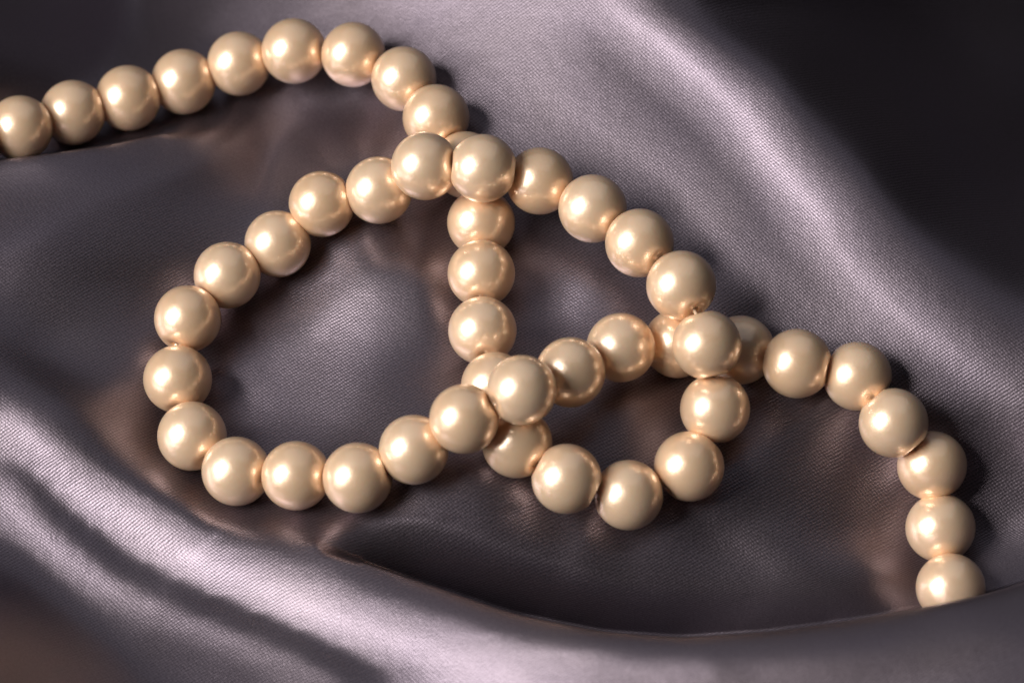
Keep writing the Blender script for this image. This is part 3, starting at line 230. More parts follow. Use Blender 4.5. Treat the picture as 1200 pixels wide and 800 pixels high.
 [517,488,460,432,405,381,361,346,337,336,343,351,362,373,382,390,388,378,371,375,386,399,417,436,453,470,483,495,506,516,522,520,502,476,439,397,359,332,325,332,352,378,407,438,469,500,530,558,584,610,632,653,674,695,713,728,743,757,769,780,788,793,794,794,792,790,786,781,771,757,742,726,710,692,671,649,631,616,604,591,580,568,552,534,514,494,479,469,466,472,478,482,484,484,482,480,477,472,464,454,442,430,415,398,379,358,336,312,288,262,236,209,182,158,137,119,105,93,83,77,83,98,116,134,144,154,163,171,180,188,196,205,213,222,243,267,291,316,339,362,384,406,427],
 [525,492,460,427,396,366,340,318,304,299,306,315,326,339,352,362,367,364,349,340,346,357,370,385,404,423,441,458,472,485,495,503,507,501,480,450,419,397,393,402,422,446,475,504,533,562,589,614,637,658,675,690,702,712,722,730,736,744,750,756,760,760,762,761,757,753,749,743,734,720,703,684,673,658,640,620,602,588,577,566,555,542,526,506,485,465,450,442,443,448,452,455,454,452,448,445,439,433,425,416,406,396,383,368,350,330,308,284,260,234,206,178,150,124,100,79,62,48,36,31,36,49,68,87,102,112,120,129,137,146,155,166,178,191,208,229,251,275,298,321,343,365,386],
 [542,506,469,433,396,361,328,299,278,269,277,285,295,305,318,330,339,345,341,331,321,320,331,343,357,373,393,412,430,445,457,469,479,488,489,479,463,454,458,472,491,515,541,568,596,622,646,667,687,703,714,720,722,722,722,722,722,724,726,729,731,733,732,728,722,717,712,707,698,686,671,655,640,626,609,590,574,560,551,542,531,517,500,478,457,437,421,414,415,417,420,421,418,413,408,404,398,392,386,380,373,365,354,340,323,304,282,258,233,207,180,151,121,92,66,43,23,6,-7,-13,-9,3,22,42,59,71,80,88,97,106,119,134,149,163,178,197,218,241,263,286,308,329,351],
 [571,531,491,450,409,368,328,292,263,245,250,256,264,273,284,297,310,320,325,325,310,294,294,300,314,328,344,363,383,402,419,435,448,459,469,476,477,486,505,527,550,574,599,625,651,676,697,715,730,740,741,735,723,709,696,687,679,672,667,665,667,670,674,677,679,679,676,670,662,651,638,624,609,595,579,562,546,534,526,519,508,489,473,451,430,411,396,389,387,387,386,383,378,370,363,358,354,351,349,347,343,337,328,315,300,281,259,235,211,185,158,129,98,67,38,12,-11,-31,-47,-54,-52,-40,-21,1,21,34,42,51,62,74,89,106,121,135,151,169,190,211,233,254,276,297,318],
 [610,568,524,480,435,389,344,302,265,239,234,235,238,245,254,264,276,288,297,305,304,295,284,274,278,289,303,317,334,354,374,392,408,422,434,445,460,489,521,553,584,613,641,668,694,719,740,758,768,768,754,734,707,680,658,639,622,608,597,590,588,590,594,600,607,613,617,620,619,613,602,590,578,564,549,534,520,509,502,497,487,468,448,426,405,388,376,370,366,362,356,347,338,328,319,313,311,310,311,311,310,307,301,292,278,260,240,218,194,170,145,117,85,52,20,-11,-38,-62,-81,-92,-91,-80,-59,-35,-12,0,10,22,34,49,66,82,96,110,126,145,164,184,205,225,246,266,287],
 [662,616,570,523,475,426,377,330,288,256,242,231,223,220,224,232,242,255,268,279,286,288,278,261,249,251,261,275,291,307,327,346,365,383,399,419,447,483,519,556,592,628,661,692,720,746,776,804,824,782,756,722,683,647,614,583,557,535,517,505,499,498,502,509,518,527,535,543,550,554,554,550,541,530,517,504,491,481,474,468,457,440,421,401,381,367,358,351,345,337,327,316,304,292,282,275,271,269,270,272,273,274,271,266,256,242,224,204,184,162,140,114,84,49,13,-22,-54,-83,-106,-121,-124,-115,-93,-66,-41,-30,-16,-2,14,31,46,61,75,88,105,123,141,160,179,198,217,236,256],
 [724,677,629,580,530,479,427,377,330,293,270,250,230,213,204,205,214,222,234,245,254,263,265,259,244,230,232,241,255,270,286,303,322,344,368,397,430,468,506,546,585,623,660,695,727,757,787,810,815,781,743,698,654,609,564,523,488,457,433,415,404,400,401,407,416,427,438,449,460,470,478,483,485,483,478,469,458,449,442,435,424,409,392,375,358,345,336,328,319,310,298,287,274,262,251,241,235,233,232,234,236,238,238,237,232,222,208,192,174,156,137,115,87,52,14,-24,-60,-93,-122,-142,-147,-143,-120,-93,-68,-52,-35,-17,1,18,33,46,59,71,86,102,119,136,153,171,189,208,226],
 [797,749,700,650,598,546,493,440,390,345,312,282,251,223,200,185,184,190,199,210,222,233,241,247,242,230,219,215,223,234,250,268,289,312,340,374,410,450,490,532,573,613,651,688,722,755,782,797,793,762,720,670,617,560,503,458,415,377,347,324,308,299,298,301,309,319,331,345,359,372,384,395,403,409,412,413,412,409,405,398,388,374,359,344,329,317,307,299,289,279,269,257,246,235,224,214,207,202,200,199,200,203,205,205,202,197,187,175,161,145,129,110,86,54,16,-23,-61,-97,-129,-152,-157,-153,-135,-111,-88,-69,-48,-27,-6,12,26,37,47,58,70,84,98,114,130,147,164,181,198],
 [879,830,780,730,679,626,573,520,467,417,373,330,287,247,212,184,168,164,170,178,188,199,210,221,228,230,225,221,217,215,226,242,263,287,317,350,387,427,469,512,555,596,636,675,710,744,767,775,765,735,691,637,579,516,453,396,341,289,258,231,210,198,193,194,199,208,220,234,249,265,279,293,305,315,324,330,335,341,345,346,342,333,321,308,295,284,274,265,256,246,236,225,215,205,196,187,180,175,171,168,167,168,170,170,168,164,158,149,138,125,111,94,73,46,11,-27,-65,-102,-135,-160,-165,-159,-143,-122,-100,-79,-55,-30,-7,12,25,33,40,47,56,68,81,95,110,126,141,157,172],
 [968,919,869,819,768,717,665,612,559,506,454,399,342,287,238,197,167,147,144,148,157,166,179,192,204,214,221,224,221,217,216,224,243,267,297,328,366,404,446,489,533,576,618,658,694,730,748,751,736,704,659,604,543,477,410,345,283,226,181,141,107,95,88,86,89,96,107,120,135,151,167,182,197,210,222,233,243,254,264,271,274,272,267,260,251,242,234,226,217,208,198,189,180,171,163,156,150,145,140,136,134,133,133,132,129,125,120,113,104,94,81,66,48,24,-8,-43,-79,-114,-146,-169,-174,-166,-150,-129,-105,-80,-54,-28,-3,14,26,33,37,41,48,57,68,80,93,107,120,135,149],
 [1064,1014,964,915,865,814,764,712,660,606,546,481,413,345,281,226,184,152,135,128,132,140,151,161,174,186,196,206,211,214,217,232,249,262,285,312,349,385,426,468,511,553,596,636,674,710,726,724,707,674,629,573,510,442,373,304,237,175,121,74,34,9,-11,-26,-22,-17,-8,4,18,34,50,66,82,97,112,126,140,154,168,179,186,190,190,188,185,180,175,170,164,157,149,141,132,125,119,113,108,104,100,96,93,91,89,86,83,78,72,66,58,49,38,24,8,-13,-40,-72,-103,-134,-163,-182,-186,-176,-159,-136,-110,-81,-51,-23,3,15,24,29,32,35,40,47,56,66,77,89,102,114,127],
 [1162,1113,1063,1014,965,915,866,816,763,707,640,568,492,416,342,274,217,172,141,121,115,117,124,134,144,156,168,179,190,203,220,248,271,286,297,309,338,371,409,449,491,532,573,613,652,688,702,698,679,646,600,545,481,413,342,271,202,136,77,23,-22,-57,-86,-107,-117,-122,-125,-114,-100,-85,-70,-54,-37,-21,-5,12,28,45,60,74,85,92,97,100,100,100,98,96,93,88,82,75,68,62,56,52,48,45,42,39,38,36,34,31,27,22,16,9,1,-8,-18,-30,-45,-62,-84,-110,-136,-162,-186,-202,-204,-191,-171,-146,-119,-89,-58,-30,-7,6,15,20,24,27,31,37,44,53,63,74,85,96,107],
 [1263,1213,1163,1114,1065,1017,968,918,864,805,734,657,576,494,413,337,268,210,164,132,113,105,107,112,121,130,140,152,167,188,216,251,283,309,328,345,366,387,410,439,476,515,554,592,630,664,676,672,653,620,575,520,457,389,318,246,175,107,44,-14,-64,-107,-143,-171,-190,-204,-214,-213,-210,-206,-191,-175,-159,-142,-125,-108,-89,-72,-54,-39,-26,-15,-8,-2,2,5,7,7,6,4,0,-5,-10,-14,-18,-21,-23,-25,-26,-26,-26,-27,-29,-33,-38,-44,-50,-58,-65,-73,-82,-93,-105,-119,-135,-154,-174,-196,-215,-227,-231,-213,-188,-160,-131,-101,-72,-45,-23,-8,2,8,13,17,21,26,33,41,49,59,69,79,89],
 [1363,1312,1262,1213,1164,1115,1066,1015,961,899,824,743,659,574,490,410,334,264,205,158,126,106,99,97,102,108,119,133,151,177,210,247,281,314,343,372,398,420,438,454,475,504,539,575,610,641,653,650,632,600,555,501,438,371,299,227,155,85,20,-41,-95,-143,-184,-219,-246,-268,-283,-292,-298,-299,-294,-288,-282,-265,-248,-230,-210,-191,-173,-157,-142,-129,-119,-110,-104,-98,-95,-92,-91,-91,-93,-95,-98,-100,-101,-102,-102,-101,-100,-99,-98,-98,-101,-105,-110,-117,-123,-131,-139,-145,-152,-161,-170,-181,-194,-204,-215,-229,-240,-247,-245,-228,-204,-176,-147,-117,-89,-63,-42,-26,-15,-7,-1,4,9,15,21,28,36,45,54,63,72],
 [1461,1410,1359,1309,1259,1210,1159,1107,1051,986,909,826,740,654,568,485,406,331,263,203,158,124,105,95,95,99,109,123,144,172,206,241,275,307,339,371,403,434,461,484,506,529,552,570,596,623,636,634,616,584,540,486,424,357,286,214,141,71,4,-59,-117,-169,-215,-254,-288,-315,-337,-353,-365,-373,-376,-376,-373,-363,-350,-336,-323,-311,-294,-277,-261,-247,-234,-224,-215,-208,-202,-198,-195,-193,-193,-193,-194,-192,-191,-189,-186,-184,-180,-177,-177,-177,-179,-183,-188,-194,-201,-209,-217,-217,-218,-222,-227,-234,-241,-247,-252,-259,-264,-264,-257,-241,-218,-191,-163,-134,-107,-83,-62,-45,-33,-23,-16,-9,-3,2,9,16,23,31,39,48,56],
 [1556,1504,1452,1400,1349,1298,1246,1192,1133,1067,988,904,817,730,644,560,479,402,329,262,206,160,126,106,97,99,107,122,144,172,205,238,270,300,332,365,399,433,466,498,527,555,577,593,606,617,631,627,608,575,530,476,414,347,277,205,133,62,-7,-71,-131,-186,-236,-279,-318,-350,-377,-399,-417,-430,-439,-444,-445,-441,-433,-425,-416,-406,-393,-379,-367,-356,-349,-339,-330,-321,-314,-308,-303,-300,-298,-296,-293,-290,-286,-281,-276,-271,-266,-262,-260,-260,-257,-257,-259,-263,-268,-273,-277,-276,-275,-275,-277,-279,-281,-283,-284,-285,-284,-280,-270,-253,-231,-205,-179,-152,-126,-102,-82,-65,-51,-40,-31,-24,-17,-11,-4,3,10,17,25,33,41],
 [1647,1593,1540,1487,1434,1381,1326,1269,1208,1139,1059,974,888,802,716,633,551,473,399,329,265,211,167,134,115,110,116,131,154,181,212,241,270,299,329,361,393,426,459,493,527,559,587,611,629,643,644,632,607,571,525,470,408,342,272,200,128,57,-12,-78,-139,-197,-249,-296,-338,-375,-406,-433,-455,-473,-487,-496,-501,-502,-500,-496,-490,-483,-474,-465,-455,-447,-441,-433,-424,-416,-408,-401,-395,-390,-386,-382,-378,-373,-367,-360,-354,-347,-340,-335,-332,-329,-325,-322,-322,-323,-325,-327,-328,-326,-323,-320,-319,-317,-316,-314,-311,-308,-303,-294,-282,-265,-243,-219,-194,-168,-144,-121,-101,-84,-70,-58,-48,-39,-31,-24,-17,-10,-3,4,12,19,27],
 [1734,1678,1623,1568,1512,1456,1399,1339,1274,1203,1122,1038,952,867,783,700,620,542,468,396,330,270,219,178,150,134,135,147,169,195,223,250,277,303,330,360,391,422,454,488,522,555,585,614,639,662,657,638,609,570,522,467,405,339,270,198,127,56,-13,-80,-143,-202,-256,-306,-351,-391,-427,-457,-483,-505,-522,-536,-545,-550,-552,-552,-550,-546,-541,-535,-528,-522,-516,-509,-502,-494,-486,-479,-473,-467,-461,-456,-450,-443,-436,-428,-420,-413,-405,-399,-393,-388,-383,-379,-376,-375,-374,-373,-371,-368,-363,-359,-354,-350,-346,-341,-335,-328,-320,-308,-294,-276,-256,-233,-209,-184,-161,-139,-120,-102,-87,-75,-64,-54,-46,-38,-31,-23,-16,-9,-2,6,13],
 [1816,1758,1701,1643,1585,1526,1465,1402,1334,1260,1178,1093,1009,926,844,763,685,608,534,463,395,333,278,232,198,174,166,172,189,213,238,263,288,313,339,366,394,423,454,485,518,550,579,607,633,659,658,640,610,569,521,465,404,338,269,199,128,57,-12,-79,-143,-203,-259,-311,-358,-401,-440,-473,-503,-528,-548,-565,-578,-587,-593,-597,-598,-597,-595,-591,-587,-583,-578,-572,-566,-559,-552,-545,-538,-531,-524,-518,-511,-503,-495,-486,-478,-469,-461,-453,-446,-440,-434,-428,-424,-420,-416,-413,-409,-404,-398,-391,-385,-378,-371,-364,-355,-346,-335,-322,-306,-288,-267,-245,-222,-200,-177,-156,-137,-120,-105,-91,-80,-69,-60,-52,-44,-37,-29,-22,-15,-7,0],
 [1893,1833,1774,1713,1653,1590,1526,1459,1388,1311,1227,1142,1060,979,900,822,746,671,598,528,460,396,340,293,254,224,208,206,216,233,254,277,300,324,349,374,401,429,457,487,517,546,574,601,626,651,653,637,608,568,520,465,404,339,271,201,131,61,-8,-75,-140,-201,-258,-312,-361,-406,-447,-483,-515,-543,-567,-587,-603,-615,-625,-631,-635,-637,-638,-637,-635,-632,-628,-624,-618,-612,-606,-599,-592,-585,-578,-570,-562,-554,-545,-536,-527,-518,-509,-500,-492,-484,-477,-470,-464,-458,-453,-447,-441,-434,-427,-419,-411,-402,-393,-383,-373,-361,-348,-334,-317,-299,-279,-258,-236,-214,-192,-172,-153,-136,-121,-107,-95,-84,-74,-66,-57,-49,-42,-34,-27,-20,-13],
 [1966,1904,1842,1779,1716,1651,1583,1513,1438,1358,1272,1186,1106,1029,953,878,804,732,660,590,522,459,404,356,315,281,258,247,249,259,274,293,313,335,359,383,410,438,466,495,522,548,573,597,621,644,647,632,605,566,519,465,405,341,274,205,135,66,-3,-70,-135,-196,-255,-309,-360,-407,-450,-488,-523,-553,-579,-602,-621,-636,-648,-658,-665,-669,-672,-673,-673,-672,-670,-666,-662,-656,-650,-644,-637,-630,-622,-615,-606,-597,-588,-579,-569,-559,-550,-540,-531,-523,-514,-506,-499,-491,-484,-477,-469,-461,-452,-443,-433,-423,-412,-401,-388,-375,-361,-345,-328,-310,-290,-269,-248,-227,-206,-187,-168,-151,-136,-122,-110,-98,-88,-79,-70,-62,-54,-47,-39,-32,-25],
 [2036,1971,1907,1842,1776,1708,1638,1565,1487,1405,1317,1229,1153,1079,1006,933,862,791,721,652,585,521,468,420,378,341,313,294,288,290,298,311,328,347,369,393,419,447,476,504,530,552,573,594,616,637,640,627,601,564,518,465,406,343,277,209,140,71,3,-63,-128,-190,-249,-305,-357,-405,-449,-490,-526,-558,-587,-612,-633,-651,-666,-678,-687,-694,-699,-702,-704,-704,-703,-700,-697,-692,-687,-681,-675,-668,-660,-652,-643,-634,-625,-615,-605,-595,-585,-575,-565,-556,-546,-537,-528,-520,-511,-502,-493,-484,-474,-463,-452,-440,-428,-416,-402,-388,-373,-356,-339,-320,-300,-280,-260,-239,-220,-200,-182,-166,-150,-136,-123,-112,-101,-92,-83,-74,-66,-59,-51,-44,-37],
 [2102,2035,1969,1902,1833,1763,1691,1616,1537,1455,1369,1284,1206,1132,1060,989,919,849,781,714,649,588,534,486,442,402,369,344,330,324,325,333,345,362,381,404,429,457,486,514,537,557,575,593,612,632,635,623,598,562,517,465,407,346,281,214,146,78,10,-56,-121,-183,-242,-298,-351,-401,-446,-488,-526,-560,-591,-618,-641,-661,-678,-692,-704,-713,-720,-725,-728,-729,-729,-728,-726,-722,-718,-712,-706,-699,-692,-683,-675,-666,-656,-646,-636,-625,-615,-604,-594,-584,-574,-564,-554,-544,-534,-524,-514,-503,-492,-481,-468,-456,-443,-429,-415,-399,-383,-366,-348,-330,-310,-291,-271,-251,-232,-213,-195,-179,-164,-150,-137,-125,-114,-104,-95,-86,-78,-70,-63,-55,-48],
 [2165,2097,2028,1959,1889,1817,1743,1666,1587,1506,1422,1340,1262,1187,1115,1044,975,907,840,775,712,653,599,549,504,462,425,395,373,360,355,357,365,378,395,416,441,468,496,522,543,560,575,591,609,628,631,619,595,560,516,465,409,349,285,219,152,84,17,-48,-113,-175,-234,-291,-345,-395,-442,-485,-524,-560,-592,-621,-646,-668,-687,-703,-716,-727,-736,-742,-747,-750,-751,-751,-749,-746,-742,-738,-732,-725,-718,-710,-701,-692,-683,-672,-662,-651,-641,-630,-619,-608,-598,-587,-576,-565,-555,-544,-532,-521,-508,-496,-483,-469,-455,-441,-426,-410,-393,-376,-358,-339,-320,-300,-281,-262,-243,-225,-208,-191,-176,-162,-149,-137,-126,-116,-106,-97,-89,-81,-73,-66,-59],
 [2225,2156,2086,2015,1943,1870,1794,1717,1638,1557,1475,1395,1317,1242,1170,1099,1030,963,897,833,771,712,658,607,560,516,477,444,418,400,390,387,391,400,414,433,455,479,504,527,546,562,577,592,608,626,628,617,593,558,516,466,411,351,289,224,158,91,25,-41,-105,-167,-226,-283,-337,-388,-436,-480,-521,-558,-591,-622,-648,-672,-693,-710,-725,-738,-748,-756,-761,-766,-768,-769,-768,-766,-763,-759,-753,-747,-740,-732,-724,-715,-705,-695,-685,-674,-663,-652,-641,-629,-618,-607,-595,-584,-572,-560,-548,-536,-523,-509,-496,-481,-467,-451,-435,-419,-402,-384,-366,-348,-329,-310,-291,-272,-253,-236,-219,-203,-187,-173,-160,-148,-137,-127,-117,-108,-100,-92,-84,-76,-69],
 [2284,2213,2141,2069,1996,1922,1846,1768,1689,1609,1529,1450,1372,1298,1225,1154,1085,1017,952,888,827,768,713,661,612,567,526,491,462,441,427,420,420,425,436,451,470,490,512,532,550,565,580,594,610,626,627,615,591,558,516,467,413,354,293,229,164,98,32,-33,-97,-158,-218,-275,-330,-381,-430,-475,-516,-554,-589,-621,-649,-674,-696,-715,-731,-745,-757,-766,-773,-778,-782,-783,-784,-782,-780,-776,-771,-766,-759,-751,-743,-734,-725,-715,-704,-693,-682,-671,-659,-648,-636,-624,-612,-600,-588,-575,-562,-549,-535,-521,-507,-492,-477,-461,-445,-428,-410,-393,-374,-356,-337,-318,-300,-281,-263,-246,-229,-213,-198,-184,-171,-159,-148,-137,-127,-118,-110,-101,-94,-86,-79],
 [2341,2269,2196,2123,2049,1974,1898,1820,1741,1662,1582,1504,1427,1352,1279,1208,1138,1071,1005,941,880,821,764,711,661,615,573,537,506,482,465,454,450,452,459,471,486,503,521,538,554,569,583,597,611,627,627,614,591,557,516,468,415,357,297,234,169,104,39,-25,-89,-150,-210,-267,-322,-374,-423,-469,-511,-550,-586,-619,-648,-674,-698,-718,-736,-751,-763,-774,-782,-788,-793,-795,-796,-796,-794,-791,-786,-781,-775,-768,-759,-751,-741,-731,-721,-710,-699,-687,-676,-664,-652,-639,-627,-614,-601,-588,-575,-561,-547,-532,-517,-502,-486,-470,-453,-436,-418,-400,-382,-364,-345,-327,-308,-290,-272,-255,-239,-223,-208,-194,-181,-169,-157,-147,-137,-128,-119,-111,-103,-96,-88],
 [2397,2324,2250,2176,2102,2026,1949,1871,1793,1714,1635,1557,1481,1406,1332,1261,1191,1123,1057,993,931,871,814,760,709,662,619,581,548,522,502,489,482,480,484,492,503,517,531,546,560,574,587,600,613,628,627,614,590,557,517,470,417,360,301,238,175,110,46,-18,-81,-143,-202,-260,-315,-367,-416,-462,-506,-546,-582,-616,-646,-674,-698,-720,-738,-755,-768,-780,-789,-796,-802,-805,-807,-807,-806,-803,-799,-794,-788,-781,-774,-765,-756,-746,-736,-725,-713,-702,-690,-678,-665,-653,-640,-627,-613,-600,-586,-571,-557,-542,-526,-511,-494,-478,-461,-443,-426,-408,-390,-371,-353,-334,-316,-298,-281,-264,-248,-232,-217,-203,-190,-178,-167,-156,-146,-137,-128,-120,-112,-104,-97],
 [2452,2378,2304,2229,2154,2078,2001,1923,1845,1766,1688,1610,1534,1459,1385,1313,1243,1175,1108,1043,981,920,863,808,756,708,664,624,590,562,540,524,514,509,509,513,521,531,543,555,567,579,591,603,616,628,627,614,590,558,517,471,419,363,304,243,180,116,52,-12,-74,-135,-195,-252,-308,-360,-410,-456,-500,-541,-578,-613,-644,-672,-698,-720,-740,-758,-772,-785,-795,-803,-809,-813,-816,-816,-816,-814,-810,-806,-800,-794,-786,-778,-769,-759,-749,-738,-726,-715,-703,-690,-678,-665,-652,-638,-624,-610,-596,-581,-566,-551,-535,-519,-502,-485,-468,-451,-433,-415,-397,-378,-360,-342,-324,-306,-289,-272,-256,-241,-226,-212,-199,-187,-176,-165,-155,-146,-137,-128,-121,-113,-105],
 [2506,2432,2357,2282,2206,2130,2053,1975,1897,1819,1740,1663,1587,1511,1438,1365,1295,1226,1158,1093,1030,969,910,854,801,752,707,666,631,601,577,558,545,537,534,535,540,547,555,565,575,586,596,607,618,629,628,614,590,558,518,472,421,366,308,247,185,121,58,-5,-68,-129,-188,-246,-301,-353,-403,-451,-495,-536,-574,-610,-642,-671,-697,-721,-741,-760,-775,-788,-799,-808,-815,-820,-823,-825,-825,-823,-820,-816,-811,-805,-797,-789,-780,-771,-760,-750,-738,-726,-714,-702,-689,-676,-662,-648,-634,-620,-605,-590,-575,-559,-543,-526,-510,-493,-475,-457,-440,-421,-403,-385,-367,-349,-331,-313,-296,-280,-264,-249,-234,-220,-207,-195,-184,-173,-163,-154,-145,-137,-129,-121,-113],
 [2560,2485,2410,2334,2258,2182,2104,2027,1949,1871,1793,1715,1639,1564,1489,1417,1346,1276,1208,1142,1078,1016,957,900,846,796,750,708,671,639,613,592,576,566,560,558,559,563,569,576,584,593,602,611,621,631,628,614,591,559,519,474,423,369,311,251,189,126,63,1,-61,-122,-182,-239,-294,-347,-398,-445,-490,-532,-570,-606,-639,-669,-696,-721,-742,-761,-778,-792,-803,-813,-821,-826,-830,-832,-833,-832,-829,-825,-821,-815,-808,-800,-791,-781,-771,-760,-749,-737,-725,-712,-699,-686,-672,-658,-644,-629,-614,-599,-583,-567,-550,-534,-517,-499,-482,-464,-446,-428,-410,-392,-374,-356,-338,-321,-304,-287,-271,-256,-242,-228,-215,-203,-192,-181,-171,-162,-153,-144,-136,-129,-121],
 [2613,2538,2463,2387,2311,2234,2156,2079,2001,1923,1845,1767,1691,1615,1541,1468,1396,1326,1258,1191,1126,1063,1003,945,891,840,792,749,710,677,648,625,607,594,585,580,579,580,583,588,594,601,608,615,624,632,629,615,591,559,520,476,426,372,314,255,193,131,69,6,-56,-116,-175,-233,-288,-341,-392,-440,-485,-527,-567,-603,-637,-667,-695,-720,-743,-762,-780,-795,-807,-817,-826,-832,-836,-839,-840,-839,-837,-834,-830,-824,-817,-809,-801,-792,-781,-771,-759,-748,-735,-722,-709,-696,-682,-667,-653,-638,-622,-607,-591,-574,-558,-541,-524,-506,-489,-471,-453,-434,-416,-398,-380,-362,-345,-327,-311,-294,-279,-264,-249,-236,-223,-211,-199,-189,-179,-169,-160,-152,-144,-136,-129],
 [2666,2591,2515,2439,2363,2286,2208,2131,2053,1975,1897,1819,1743,1667,1592,1519,1447,1376,1307,1239,1174,1110,1049,991,935,883,834,790,749,714,684,658,638,622,610,603,598,597,598,600,604,608,614,620,626,633,629,615,592,560,522,477,428,374,317,258,198,136,74,12,-50,-110,-170,-227,-282,-336,-386,-435,-480,-523,-563,-600,-634,-666,-694,-720,-743,-764,-782,-797,-810,-822,-830,-837,-842,-846,-847,-847,-845,-843,-838,-833,-826,-819,-811,-801,-791,-781,-769,-757,-745,-732,-719,-705,-691,-676,-661,-646,-631,-615,-598,-582,-565,-548,-531,-513,-495,-477,-459,-441,-423,-404,-386,-369,-351,-334,-318,-301,-286,-271,-257,-243,-230,-218,-207,-196,-186,-177,-168,-160,-151,-144,-136],
]
